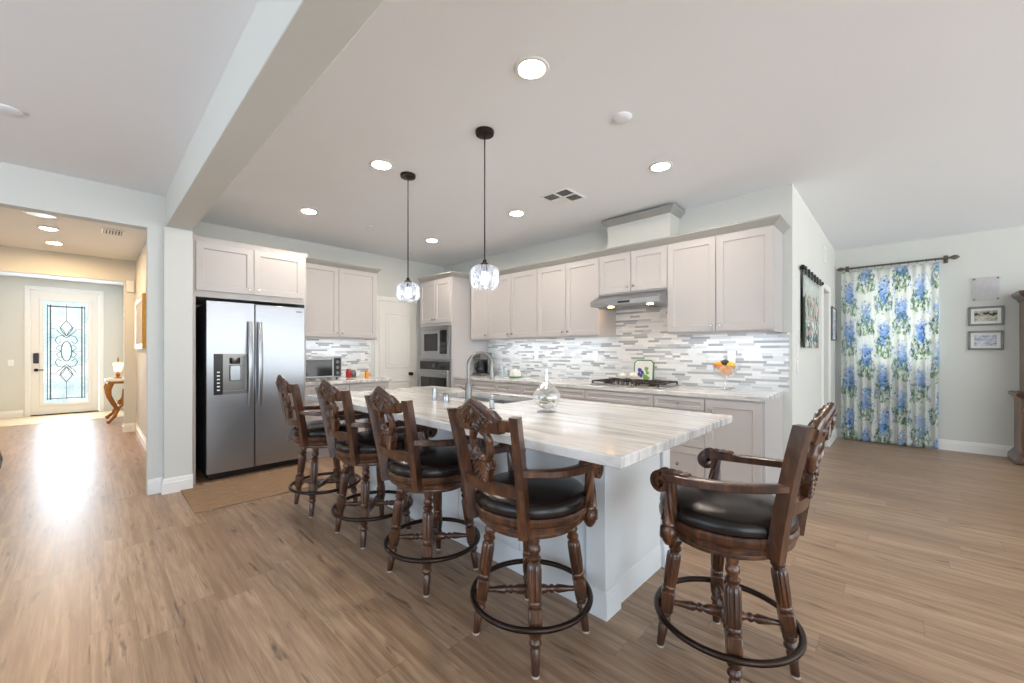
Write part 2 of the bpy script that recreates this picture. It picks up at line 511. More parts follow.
# ------------------------------------------------------------------ mesh building
class MB:
    def __init__(s):
        s.v, s.f, s.uv = [], [], None

    def add(s, vs, fs, X=None):
        o = len(s.v)
        for p in vs:
            p = Vector(p)
            s.v.append(tuple(X @ p) if X is not None else tuple(p))
        s.f += [tuple(i + o for i in f) for f in fs]
        return s

    def box(s, x0, x1, y0, y1, z0, z1, b=0.0, X=None):
        if b <= 0:
            vs = [(x, y, z) for x in (x0, x1) for y in (y0, y1) for z in (z0, z1)]
            fs = [(0, 1, 3, 2), (4, 6, 7, 5), (0, 4, 5, 1), (2, 3, 7, 6), (0, 2, 6, 4), (1, 5, 7, 3)]
            return s.add(vs, fs, X)
        b = min(b, (x1 - x0) * 0.49, (y1 - y0) * 0.49, (z1 - z0) * 0.49)
        vs, idx = [], {}
        xs, ys, zs = (x0, x1), (y0, y1), (z0, z1)
        for i in (0, 1):
            for j in (0, 1):
                for k in (0, 1):
                    cx, cy, cz = xs[i], ys[j], zs[k]
                    dx, dy, dz = b * (1 - 2 * i), b * (1 - 2 * j), b * (1 - 2 * k)
                    for a, p in enumerate(((cx, cy + dy, cz + dz), (cx + dx, cy, cz + dz), (cx + dx, cy + dy, cz))):
                        idx[i, j, k, a] = len(vs)
                        vs.append(p)
        fs = []
        for i in (0, 1):
            fs.append([idx[i, 0, 0, 0], idx[i, 1, 0, 0], idx[i, 1, 1, 0], idx[i, 0, 1, 0]])
            fs.append([idx[0, i, 0, 1], idx[1, i, 0, 1], idx[1, i, 1, 1], idx[0, i, 1, 1]])
            fs.append([idx[0, 0, i, 2], idx[1, 0, i, 2], idx[1, 1, i, 2], idx[0, 1, i, 2]])
        for i in (0, 1):
            for j in (0, 1):
                fs.append([idx[i, j, 0, 0], idx[i, j, 1, 0], idx[i, j, 1, 1], idx[i, j, 0, 1]])
                fs.append([idx[i, 0, j, 0], idx[i, 1, j, 0], idx[i, 1, j, 2], idx[i, 0, j, 2]])
                fs.append([idx[0, i, j, 1], idx[1, i, j, 1], idx[1, i, j, 2], idx[0, i, j, 2]])
                for k in (0, 1):
                    fs.append([idx[i, j, k, 0], idx[i, j, k, 1], idx[i, j, k, 2]])
        return s.add(vs, fs, X)

    def lathe(s, prof, n=24, X=None, mod=None, sx=1.0, sy=1.0):
        vs, rows = [], []
        for r, z in prof:
            if r <= 1e-6:
                rows.append([len(vs)])
                vs.append((0, 0, z))
            else:
                row = []
                for i in range(n):
                    a = 2 * PI * i / n
                    q = r * (mod(a, z) if mod else 1.0)
                    row.append(len(vs))
                    vs.append((q * math.cos(a) * sx, q * math.sin(a) * sy, z))
                rows.append(row)
        fs = []
        for A, B in zip(rows, rows[1:]):
            for i in range(n):
                j = (i + 1) % n
                if len(A) == 1 and len(B) == 1:
                    continue
                if len(A) == 1:
                    fs.append((A[0], B[j], B[i]))
                elif len(B) == 1:
                    fs.append((A[i], A[j], B[0]))
                else:
                    fs.append((A[i], A[j], B[j], B[i]))
        if len(rows[0]) > 1:
            fs.append(tuple(reversed(rows[0])))
        if len(rows[-1]) > 1:
            fs.append(tuple(rows[-1]))
        return s.add(vs, fs, X)

    def sweep(s, sec, pts, up=(0, 0, 1), closed=False, scales=None, cap=True):
        """sec: list of (side, up) offsets; pts: path"""
        pts = [Vector(p) for p in pts]
        n, k = len(pts), len(sec)
        vs = []
        upv = Vector(up)
        for i, p in enumerate(pts):
            if closed:
                t = pts[(i + 1) % n] - pts[i - 1]
            else:
                t = pts[min(i + 1, n - 1)] - pts[max(i - 1, 0)]
            t.normalize()
            sd = t.cross(upv)
            if sd.length < 1e-4:
                sd = t.cross(Vector((1, 0, 0)))
            sd.normalize()
            u = sd.cross(t)
            q = scales[i] if scales else 1.0
            for a, b in sec:
                vs.append(p + sd * a * q + u * b * q)
        fs = []
        for i in range(n if closed else n - 1):
            j = (i + 1) % n
            for a in range(k):
                b = (a + 1) % k
                fs.append((i * k + a, i * k + b, j * k + b, j * k + a))
        if not closed and cap:
            fs.append(tuple(range(k - 1, -1, -1)))
            fs.append(tuple((n - 1) * k + a for a in range(k)))
        return s.add(vs, fs)

    def tube(s, pts, r, n=8, closed=False, up=(0, 0, 1), scales=None):
        sec = [(r * math.cos(2 * PI * i / n), r * math.sin(2 * PI * i / n)) for i in range(n)]
        return s.sweep(sec, pts, up, closed, scales)

    def ell(s, c, r, n=12, m=8, X=None):
        if not hasattr(r, '__len__'):
            r = (r, r, r)
        T = Matrix.Translation(c) @ (X if X is not None else Matrix.Identity(4)) @ Matrix.Diagonal((r[0], r[1], r[2], 1))
        prof = [(math.sin(PI * i / m), -math.cos(PI * i / m)) for i in range(m + 1)]
        prof[0] = (0, -1)
        prof[-1] = (0, 1)
        return s.lathe(prof, n, T)

    def prism(s, poly, d0, d1, X=None):
        """polygon in local XZ, extruded along local Y from d0 to d1"""
        n = len(poly)
        vs = [(x, d0, z) for x, z in poly] + [(x, d1, z) for x, z in poly]
        fs = [tuple(range(n)), tuple(range(2 * n - 1, n - 1, -1))]
        fs += [(i, i + n, (i + 1) % n + n, (i + 1) % n) for i in range(n)]
        return s.add(vs, fs, X)

    def molding(s, path, prof, side=1, closed=False):
        """prof: (outward offset, z); path: list of (x, y); outward = right of travel when side=1"""
        P = [Vector(p) for p in path]
        n = len(P)
        dirs = [(P[(i + 1) % n] - P[i]).normalized() for i in range(n if closed else n - 1)]
        nor = [Vector((d.y, -d.x)) * side for d in dirs]
        vs = []
        for i in range(n):
            if closed:
                a, b = nor[i - 1], nor[i]
            else:
                a, b = nor[max(i - 1, 0)], nor[min(i, n - 2)]
            m = (a + b)
            m = m / max(m.length_squared / 2, 1e-6) if m.length > 1e-6 else a
            for o, z in prof:
                q = P[i] + m * o
                vs.append((q.x, q.y, z))
        k = len(prof)
        fs = []
        for i in range(n if closed else n - 1):
            j = (i + 1) % n
            for a in range(k):
                b = (a + 1) % k
                fs.append((i * k + a, i * k + b, j * k + b, j * k + a))
        if not closed:
            fs.append(tuple(range(k)))
            fs.append(tuple(range(n * k - 1, (n - 1) * k - 1, -1)))
        return s.add(vs, fs)

    def slab(s, fy, y0, y1, ny, zlo, zhi, th, nz=3, bulge=0.0):
        """curved slab: x = fy(y, z), spanning y0..y1 and zlo(y)..zhi(y), thickness th along x"""
        vs, k = [], nz + 1
        for sd in (-0.5, 0.5):
            for i in range(ny + 1):
                y = y0 + (y1 - y0) * i / ny
                a, b = zlo(y), zhi(y)
                for j in range(k):
                    t = j / nz
                    z = a + (b - a) * t
                    q = th * (1 + bulge * (math.sin(PI * t)))
                    vs.append((fy(y, z) + sd * q, y, z))
        N = (ny + 1) * k
        fs = []
        for i in range(ny):
            for j in range(nz):
                a, b, c, d = i * k + j, (i + 1) * k + j, (i + 1) * k + j + 1, i * k + j + 1
                fs.append((a, d, c, b))
                fs.append((a + N, b + N, c + N, d + N))
            fs.append((i * k, (i + 1) * k, (i + 1) * k + N, i * k + N))
            t = nz
            fs.append((i * k + t, i * k + t + N, (i + 1) * k + t + N, (i + 1) * k + t))
        for i in (0, ny):
            for j in range(nz):
                fs.append((i * k + j, i * k + j + 1, i * k + j + 1 + N, i * k + j + N))
        return s.add(vs, fs)

    def build(s, name, mat, parent=None, loc=(0, 0, 0), rot=(0, 0, 0), smooth=38):
        me = bpy.data.meshes.new(name)
        me.from_pydata(s.v, [], s.f)
        bm = bmesh.new()
        bm.from_mesh(me)
        bmesh.ops.recalc_face_normals(bm, faces=bm.faces)
        bm.to_mesh(me)
        bm.free()
        if s.uv:
            l = me.uv_layers.new(name='UVMap')
            for lp in me.loops:
                l.data[lp.index].uv = s.uv[lp.vertex_index]
        if smooth:
            for p in me.polygons:
                p.use_smooth = True
            me.set_sharp_from_angle(angle=math.radians(smooth))
        me.materials.append(mat if not isinstance(mat, str) else M[mat])
        o = bpy.data.objects.new(name, me)
        COL.objects.link(o)
        o.location, o.rotation_euler = loc, rot
        if parent:
            o.parent = parent
        return o


def T(x, y, z):
    return Matrix.Translation((x, y, z))


def R(deg, ax):
    return Matrix.Rotation(math.radians(deg), 4, ax)


def tag(o, label, cat, group=None):
    o['label'], o['category'] = label, cat
    if group:
        o['group'] = group
    return o


def thing(name, label, cat, loc=(0, 0, 0), rz=0.0, group=None):
    o = bpy.data.objects.new(name, None)
    COL.objects.link(o)
    o.empty_display_size = 0.05
    o.location, o.rotation_euler = loc, (0, 0, math.radians(rz))
    return tag(o, label, cat, group)


def struct(name, mb, mat, **kw):
    o = mb.build(name, mat, **kw)
    o['kind'] = 'structure'
    return o


def copy_tree(o, parent=None):
    c = o.copy()
    COL.objects.link(c)
    if parent:
        c.parent = parent
    for ch in list(o.children):
        copy_tree(ch, c)
    return c


def dup(o, loc, label, rz=None, group=None):
    c = copy_tree(o)
    c.location = loc
    if rz is not None:
        c.rotation_euler = (0, 0, math.radians(rz))
    c['label'] = label
    if group:
        c['group'] = group
    return c


# ------------------------------------------------------------------ room shell
CK = 2.743          # kitchen ceiling
CF = 2.66           # family room ceiling
CH = 2.70           # hall ceiling
WX = 4.28           # cooktop wall face
WY = 5.75           # refrigerator wall face
TY = 0.68           # tapestry wall face
CX = 7.605          # curtain wall face

struct('floor', MB().box(-4.0, 7.75, -5.0, 12.35, -0.1, 0.0), 'floor')
struct('floor_entry', MB().box(-1.6, 0.505, 10.85, 12.2, 0.0, 0.005), 'tile_floor')
struct('ceiling_kitchen', MB().box(0.60, 7.75, -5.0, 5.9, CK, CK + 0.1), 'ceiling')
struct('ceiling_family', MB().box(-4.0, 0.60, -5.0, 4.80, CF, CF + 0.18), 'ceiling')
struct('ceiling_hall', MB().box(-1.7, 0.66, 4.88, 12.35, CH, CH + 0.14), 'ceiling')
struct('beam', MB().box(0.465, 0.648, -5.0, 4.72, 2.373, 2.84, 0.004), 'wall')
struct('wall_pier', MB().box(0.453, 0.655, 4.70, 4.92, 0, 2.373, 0.004), 'wall')
struct('wall_hall_header', MB().box(-4.0, 0.56, 4.78, 4.90, 2.355, 2.84), 'wall')
struct('wall_hall_jamb', MB().box(0.35, 0.47, 4.78, 4.90, 0, 2.355), 'wall')
struct('wall_hall_right', MB().box(0.505, 0.655, 4.85, 12.3, 0, 2.84), 'wall')
struct('wall_entry_stub', MB().box(0.372, 0.51, 8.76, 8.90, 0, 2.71), 'wall')
struct('wall_entry_header', MB().box(-1.6, 0.372, 8.76, 8.90, 2.36, 2.71), 'wall')
struct('wall_family_left', MB().box(-4.15, -4.0, -5.0, 4.9, 0, 2.84), 'wall')
struct('wall_hall_left', MB().box(-1.75, -1.6, 4.9, 12.3, 0, 2.84), 'wall')
struct('wall_entry', MB().box(-1.7, -0.805, 12.2, 12.35, 0, 2.8).box(0.135, 0.6, 12.2, 12.35, 0, 2.8)
       .box(-0.805, 0.135, 12.2, 12.35, 2.475, 2.8), 'wall')
struct('wall_refrigerator', MB().box(0.655, WX + 0.02, WY, WY + 0.12, 0, CK), 'wall')
struct('wall_cooktop', MB().box(WX, WX + 0.12, TY, WY, 0, CK), 'wall')
DX0, DX1, DZ = 6.16, 6.78, 2.04
struct('wall_tapestry', MB().box(WX + 0.12, DX0, TY, TY + 0.12, 0, CK).box(DX1, CX, TY, TY + 0.12, 0, CK)
       .box(DX0, DX1, TY, TY + 0.12, DZ, CK), 'wall')
WINY0, WINY1, WINZ0, WINZ1 = -0.38, 0.46, 1.02, 2.28
struct('wall_curtain', MB().box(CX, CX + 0.14, WINY1, TY + 0.12, 0, CK).box(CX, CX + 0.14, -5.0, WINY0, 0, CK)
       .box(CX, CX + 0.14, WINY0, WINY1, 0, WINZ0).box(CX, CX + 0.14, WINY0, WINY1, WINZ1, CK), 'wall')
w = MB()
for a, b, c, d in ((WINY0, WINY1, WINZ0, WINZ0 + 0.05), (WINY0, WINY1, WINZ1 - 0.05, WINZ1),
                   (WINY0, WINY0 + 0.05, WINZ0 + 0.05, WINZ1 - 0.05), (WINY1 - 0.05, WINY1, WINZ0 + 0.05, WINZ1 - 0.05)):
    w.box(CX + 0.06, CX + 0.12, a, b, c, d)
w.box(CX + 0.07, CX + 0.11, (WINY0 + WINY1) / 2 - 0.02, (WINY0 + WINY1) / 2 + 0.02, WINZ0 + 0.05, WINZ1 - 0.05)
win = struct('window_1', w, 'white')
MB().box(CX + 0.088, CX + 0.092, WINY0 + 0.04, WINY1 - 0.04, WINZ0 + 0.04, WINZ1 - 0.04).build('window_pane', 'clear', win)
# daylight entering by that window
area_light('window_light', (CX + 0.3, (WINY0 + WINY1) / 2, (WINZ0 + WINZ1) / 2), (0, PI / 2, 0), 1.2, 0.8, 7, (0.86, 0.95, 1.0))

BB = [(0, 0), (0.016, 0), (0.016, 0.095), (0.011, 0.10), (0.011, 0.122), (0.004, 0.135), (0, 0.135)]
struct('baseboard_curtain', MB().molding([(CX, -5.0), (CX, TY)], BB, -1), 'white')
struct('baseboard_tapestry', MB().molding([(DX0 - 0.08, TY), (WX, TY), (WX, 0.745)], BB, -1), 'white')
struct('baseboard_doorside', MB().molding([(CX - 0.016, TY), (DX1 + 0.08, TY)], BB, -1), 'white')
struct('baseboard_pier', MB().molding([(0.351, 4.78), (0.453, 4.78), (0.453, 4.70), (0.655, 4.70)], BB, 1), 'white')
struct('baseboard_hall', MB().molding([(0.505, 4.92), (0.505, 8.76), (0.372, 8.76), (0.372, 8.9)], BB, -1), 'white')
struct('baseboard_entry', MB().molding([(-1.6, 12.2), (-0.89, 12.2)], BB, 1), 'white')


def casing(name, a0, a1, z, wid, face, axis, th=0.018):
    """three-sided door casing on wall plane 'face' (axis 'y': wall at y=face seen from -y)"""
    m = MB()
    for x0, x1, z0, z1 in ((a0 - wid, a0, 0, z + wid), (a1, a1 + wid, 0, z + wid), (a0, a1, z, z + wid)):
        m.box(x0, x1, face - th, face + 0.002, z0, z1, 0.004)
    return struct(name, m, 'white')


casing('trim_pantry_door', 3.05, 3.715, 2.045, 0.07, WY, 'y')
casing('trim_bath_door', DX0, DX1, DZ, 0.075, TY, 'y')
casing('trim_entry_door', -0.805, 0.135, 2.475, 0.07, 12.2, 'y')


# ------------------------------------------------------------------ doors
def panel_door(w, h, t, panels):
    """slab door in local x 0..w, z 0..h, front at y=0; raised-moulding panels"""
    m = MB().box(0, w, 0, t, 0, h, 0.003)
    for x0, x1, z0, z1 in panels:
        for a, b, c, d in ((x0, x1, z0, z0 + 0.02), (x0, x1, z1 - 0.02, z1), (x0, x0 + 0.02, z0 + 0.02, z1 - 0.02), (x1 - 0.02, x1, z0 + 0.02, z1 - 0.02)):
            m.box(a, b, -0.009, 0.0, c, d, 0.004)
        m.box(x0 + 0.05, x1 - 0.05, -0.006, 0.0, z0 + 0.05, z1 - 0.05, 0.005)
    return m


def door_knob(mat='dark_metal'):
    return MB().lathe([(0, 0), (0.03, 0), (0.03, 0.006), (0.011, 0.010), (0.010, 0.03), (0.024, 0.04), (0.029, 0.052), (0.024, 0.064), (0, 0.068)], 20, R(90, 'X'))


d2 = struct('door_2', panel_door(0.655, 2.035, 0.035, [(0.11, 0.545, 0.20, 0.80), (0.11, 0.545, 1.0, 1.86)]), 'door_white', loc=(3.055, WY - 0.012, 0.005))
door_knob().build('door_handle', 'dark_metal', d2, (0.54, 0.0, 0.90))
d3 = struct('door_3', panel_door(DX1 - DX0 - 0.01, 2.03, 0.035, [(0.1, 0.51, 0.2, 0.85), (0.1, 0.51, 1.0, 1.86)]), 'door_white', loc=(DX0 + 0.005, TY + 0.07, 0.005))
door_knob().build('door_handle', 'dark_metal', d3, (0.06, 0.0, 0.92))

# entry door with leaded oval glass
GX0, GX1, GZ0, GZ1 = 0.155, 0.785, 0.21, 2.27
m = MB()
for a, b, c, d in ((0, 0.93, 0, GZ0), (0, 0.93, GZ1, 2.455), (0, GX0, GZ0, GZ1), (GX1, 0.93, GZ0, GZ1)):
    m.box(a, b, 0, 0.045, c, d)
d1 = struct('door_1', m, 'door_white', loc=(-0.80, 12.21, 0.012))
m = MB()
for a, b, c, d in ((GX0 - 0.04, GX1 + 0.04, GZ0 - 0.04, GZ0 + 0.012), (GX0 - 0.04, GX1 + 0.04, GZ1 - 0.012, GZ1 + 0.04),
                   (GX0 - 0.04, GX0 + 0.012, GZ0, GZ1), (GX1 - 0.012, GX1 + 0.04, GZ0, GZ1)):
    m.box(a, b, -0.014, 0.0, c, d, 0.005)
m.build('glass_frame', 'white', d1)
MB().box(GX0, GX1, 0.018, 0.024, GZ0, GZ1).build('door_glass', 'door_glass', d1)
cm = MB()
gc = (GX0 + GX1) / 2
zc = (GZ0 + GZ1) / 2 + 0.02


def came(pts, r=0.006, closed=False):
    cm.tube([(gc + x, 0.016, zc + z) for x, z in pts], r, 6, closed, up=(0, 1, 0))


for sx in (-1, 1):
    came([(sx * 0.215, -0.97), (sx * 0.215, 0.93)], 0.009)
    came([(sx * 0.255, -0.97), (sx * 0.255, 0.93)], 0.006)
    for sz in (-1, 1):
        came([(0, sz * 0.62), (sx * 0.06, sz * 0.53), (sx * 0.085, sz * 0.46), (sx * 0.05, sz * 0.38), (0, sz * 0.31)])
        came([(0, sz * 0.31), (sx * 0.04, sz * 0.42), (sx * 0.10, sz * 0.50)], 0.005)
        came([(sx * 0.02, sz * 0.30), (sx * 0.10, sz * 0.38), (sx * 0.135, sz * 0.43)], 0.005)
        came([(0, sz * 0.27), (sx * 0.06, sz * 0.32), (sx * 0.12, sz * 0.30), (sx * 0.155, sz * 0.22), (sx * 0.12, sz * 0.15), (sx * 0.07, sz * 0.2)])
        came([(sx * 0.05, sz * 0.10), (sx * 0.10, sz * 0.13), (sx * 0.14, sz * 0.06), (sx * 0.075, 0)], 0.005)
        came([(sx * 0.215, sz * 0.45), (sx * 0.12, sz * 0.45)], 0.003)
        came([(sx * 0.215, sz * 0.28), (sx * 0.15, sz * 0.27)], 0.003)
    came([(sx * 0.215, 0.0), (sx * 0.08, 0.0)], 0.003)
came([(0.072 * math.cos(a), 0.20 * math.sin(a)) for a in [2 * PI * i / 24 for i in range(24)]], 0.007, True)
came([(0, 0.62), (0, 0.95)], 0.004)
came([(0, -0.62), (0, -0.97)], 0.004)
came([(-0.26, 0.90), (0.26, 0.90)], 0.012)
came([(-0.26, -0.95), (0.26, -0.95)], 0.006)
cm.build('leaded_pattern', 'caming', d1)
MB().box(0.035, 0.105, -0.03, 0.0, 1.02, 1.22, 0.01).build('keypad_lock', 'black', d1)
MB().lathe([(0, 0), (0.03, 0), (0.03, 0.008), (0.012, 0.012), (0.012, 0.04), (0, 0.045)], 16, T(0.07, 0, 0.89) @ R(90, 'X')).box(0.06, 0.17, -0.05, -0.036, 0.88, 0.90, 0.005).build('lever_handle', 'dark_metal', d1)
MB().box(0.0, 0.93, -0.02, 0.05, -0.012, 0.012).build('threshold', 'dark_metal', d1)

# ------------------------------------------------------------------ ceiling fittings
KIT = 'recessed lights in the kitchen ceiling'


def downlight(loc, label, glow, group, proto=[None]):
    t = thing('recessed_light', label, 'ceiling light', loc, 0, group)
    MB().lathe([(0.064, -0.002), (0.088, -0.002), (0.092, -0.005), (0.088, -0.010), (0.070, -0.012), (0.064, -0.006)], 28).build('trim_ring', 'white', t)
    MB().lathe([(0, -0.007), (0.067, -0.007), (0.067, -0.003), (0, -0.003)], 28).build('lens', glow, t)
    return t


for (x, y, l) in ((1.594, 1.385, 'round recessed ceiling light nearest the camera, above the near end of the island'),
                  (3.15, 1.375, 'round recessed ceiling light just in front of the boxed duct cover over the range hood'),
                  (1.594, 2.955, 'round recessed ceiling light left of the far pendant'),
                  (3.15, 2.95, 'round recessed ceiling light to the right of the near pendant rod, above the cooktop aisle'),
                  (1.594, 4.485, 'round recessed ceiling light above the refrigerator'),
                  (3.14, 4.48, 'round recessed ceiling light between the two pendant rods, by the oven tower')):
    downlight((x, y, CK), l, 'can_glow', KIT)
downlight((-0.328, 8.05, CH), 'larger looking bright recessed light in the hall ceiling nearest the entry door', 'hall_glow', 'recessed lights in the hall ceiling')
downlight((-0.33, 10.5, CH), 'added recessed light, out of view in the entry ceiling beyond the hall header', 'hall_glow', 'recessed lights in the hall ceiling')  # lamp added out of view behind the header to brighten the entry
downlight((-0.335, 7.15, CH), 'hall recessed light between the round speaker and the brighter light', 'hall_glow', 'recessed lights in the hall ceiling')
tag(MB().lathe([(0, 0), (0.13, 0), (0.13, -0.008), (0.115, -0.014), (0.11, -0.008), (0, -0.010)], 32).build('ceiling_speaker', 'plastic', None, (-0.36, 6.5, CH)),
    'round flat white ceiling speaker in the hall ceiling', 'speaker')
tag(MB().lathe([(0, 0), (0.058, 0), (0.060, -0.006), (0.052, -0.014), (0.03, -0.017), (0, -0.017)], 28).build('smoke_detector', 'ceiling', None, (2.325, 1.265, CK)),
    'white smoke detector on kitchen ceiling left of the front right recessed light', 'smoke detector')
tag(MB().lathe([(0, 0), (0.04, 0), (0.04, -0.006), (0.02, -0.012), (0, -0.02)], 20).build('sprinkler_cover', 'plastic', None, (2.29, 4.52, CK)),
    'small white sprinkler cover on kitchen ceiling above the far wall cabinets', 'sprinkler')
tag(MB().lathe([(0, 0), (0.065, 0), (0.067, -0.008), (0.055, -0.016), (0, -0.018)], 28).build('smoke_detector', 'ceiling', None, (-0.335, 3.72, CF)),
    'white smoke detector on the ceiling left of the beam', 'smoke detector')


def vent(name, loc, rz, w, h, nx, ny, label):
    t = thing(name, label, 'air vent', loc, rz)
    f = MB()
    bw = 0.02
    for a, b, c, d in ((-w / 2, w / 2, -h / 2, -h / 2 + bw), (-w / 2, w / 2, h / 2 - bw, h / 2), (-w / 2, -w / 2 + bw, -h / 2 + bw, h / 2 - bw), (w / 2 - bw, w / 2, -h / 2 + bw, h / 2 - bw)):
        f.box(a, b, c, d, -0.010, -0.001, 0.002)
    if nx > 1:
        f.box(-0.01, 0.01, -h / 2 + bw, h / 2 - bw, -0.009, -0.001)
    if ny > 1:
        f.box(-w / 2 + bw, w / 2 - bw, -0.01, 0.01, -0.009, -0.001)
    f.build('frame', 'plastic', t)
    MB().box(-w / 2 + 0.01, w / 2 - 0.01, -h / 2 + 0.01, h / 2 - 0.01, -0.002, -0.0008).build('duct', 'gap', t)  # flat dark sheet, colour stands in for the shade inside the duct
    sl = MB()
    for i in range(nx):
        for j in range(ny):
            x0, x1 = -w / 2 + bw + i * (w - bw) / nx, -w / 2 + (i + 1) * (w - bw) / nx
            y0, y1 = -h / 2 + bw + j * (h - bw) / ny, -h / 2 + (j + 1) * (h - bw) / ny
            for k in range(6):
                tx = (36 if (i + j) % 2 else -27) if (i, j) != (1, 1) else 40
                if (i + j) % 2:
                    sl.box(x0, x1, -0.008, 0.008, -0.0006, 0.0006, 0, T(0, y0 + (k + 0.5) * (y1 - y0) / 6, -0.006) @ R(tx, 'X'))
                else:
                    q = x0 + (k + 0.5) * (x1 - x0) / 6
                    sl.box(-0.008, 0.008, y0, y1, -0.0006, 0.0006, 0, T(q, 0, -0.006) @ R(tx, 'Y'))
    sl.build('louvers', 'plastic', t)
    return t


vent('ceiling_vent', (3.13, 2.325, CK), 0, 0.32, 0.32, 2, 2, 'square four way air vent on kitchen ceiling above the range hood')
vent('hall_vent', (0.19, 6.82, CH), 0, 0.20, 0.30, 1, 1, 'small rectangular air vent in the hall ceiling')

# ------------------------------------------------------------------ pendants
pend = thing('pendant_light', 'glass pendant lamp hanging nearer the camera over the island', 'pendant lamp', (1.835, 2.012, CK), 0, 'crystal pendants above the island')
MB().lathe([(0, 0), (0.062, 0), (0.064, -0.008), (0.060, -0.026), (0.02, -0.032), (0, -0.033)], 28).build('canopy', 'dark_metal', pend)
MB().lathe([(0.0045, -0.03), (0.0045, -0.885)], 10).build('rod', 'dark_metal', pend)
MB().lathe([(0, -0.86), (0.012, -0.865), (0.016, -0.885), (0.028, -0.890), (0.030, -0.905), (0.022, -0.915), (0.018, -0.945), (0, -0.945)], 20).build('socket', 'dark_metal', pend)
sh = MB()
path = [(0.030, -0.902), (0.062, -0.912), (0.084, -0.928), (0.093, -0.952), (0.094, -0.985), (0.092, -1.02), (0.083, -1.045), (0.068, -1.058)]
for i in range(16):
    a = 2 * PI * i / 16
    ca, sa = math.cos(a), math.sin(a)
    sc_ = [0.35, 0.7, 0.9, 1, 1, 1, 0.9, 0.75]
    sec = [(-0.0155, 0.0), (-0.007, 0.006), (0.007, 0.006), (0.0155, 0.0), (0.007, -0.004), (-0.007, -0.004)]
    sh.sweep(sec, [(r * ca, r * sa, z) for r, z in path], up=(ca, sa, 0.001), scales=sc_)
shade = sh.build('shade', 'crystal', pend, smooth=15)
MB().lathe([(0.026, -0.900), (0.034, -0.900), (0.034, -0.906), (0.026, -0.906), (0.026, -0.900)], 20).build('shade_ring', 'chrome', shade)
MB().lathe([(0, -0.945), (0.012, -0.95), (0.018, -0.97), (0.027, -0.995), (0.026, -1.015), (0.015, -1.03), (0, -1.033)], 16).build('bulb', 'bulb_glow', pend)
dup(pend, (1.842, 2.97, CK), 'glass pendant lamp hanging farther back, in front of pantry door')


# ------------------------------------------------------------------ cabinets
def shaker(w, h, t=0.02, fw=0.058, rec=0.009):
    """recessed panel front, local x 0..w, z 0..h, back y=0, front y=-t"""
    fw = min(fw, w * 0.3, h * 0.3)
    o = [(0, 0), (w, 0), (w, h), (0, h)]
    e = 0.0025
    of = [(e, e), (w - e, e), (w - e, h - e), (e, h - e)]
    i1 = [(fw, fw), (w - fw, fw), (w - fw, h - fw), (fw, h - fw)]
    i2 = [(fw + 0.006, fw + 0.006), (w - fw - 0.006, fw + 0.006), (w - fw - 0.006, h - fw - 0.006), (fw + 0.006, h - fw - 0.006)]
    vs = [(x, 0, z) for x, z in o] + [(x, -t + e, z) for x, z in o] + [(x, -t, z) for x, z in of] + [(x, -t, z) for x, z in i1] + [(x, -t + rec, z) for x, z in i2]
    fs = [(0, 1, 2, 3)]
    for L in range(4):
        for k in range(4):
            a, b = L * 4 + k, L * 4 + (k + 1) % 4
            fs.append((a, b, b + 4, a + 4))
    fs.append((16, 17, 18, 19))
    return MB().add(vs, fs)


KNOB = MB().lathe([(0, 0), (0.009, 0), (0.006, 0.006), (0.006, 0.014), (0.013, 0.018), (0.0155, 0.024), (0.013, 0.029), (0, 0.031)], 16, R(90, 'X'))


def cabinet(name, label, loc, rz, w, h, d, fronts, cat='cabinet', group=None, mat='cabinet', body=None):
    """fronts: (kind, x, z, w, h, [knob positions])"""
    t = thing(name, label, cat, loc, rz, group)
    if body is None:
        body = MB().box(0, w, 0, d, 0, h, 0.0015)
    body.build('body', mat, t)
    for kind, x, z, fw, fh, knobs in fronts:
        f = shaker(fw, fh, fw=0.058 if fh > 0.25 else 0.04).build(kind, mat, t, (x, -0.0005, z), smooth=0)
        for kx, kz in knobs:
            KNOB.build('knob', 'knob', f, (kx, -0.02, kz))
    return t


# over-refrigerator cabinet with its end panels
FY = 4.845
bd = MB().box(0.0, 1.03, 0, 0.90, 1.79, 2.345).box(0.0, 0.037, 0, 0.90, 0, 1.79).box(1.013, 1.03, 0, 0.90, 0, 1.79)
oc = cabinet('refrigerator_cabinet', 'pale grey two door cabinet built over the refrigerator', (0.66, FY, 0), 0, 1.03, 0.9, 0.9,
             [('door', 0.037, 1.85, 0.476, 0.465, [(0.435, 0.05)]), ('door', 0.517, 1.85, 0.476, 0.465, [(0.042, 0.05)])], body=bd)
MB().molding([(0.0, 0.0), (1.03, 0.0), (1.03, 0.55)], [(0, 2.32), (0.008, 2.32), (0.012, 2.35), (0.02, 2.365), (0, 2.365)], 1).build('cornice', 'cabinet', oc)

CROWN = [(0, 0), (0.006, 0), (0.010, 0.008), (0.020, 0.015), (0.042, 0.038), (0.052, 0.046), (0.056, 0.049), (0.056, 0.062), (0, 0.062)]


def crown(z):
    return [(o, z + dz) for o, dz in CROWN]


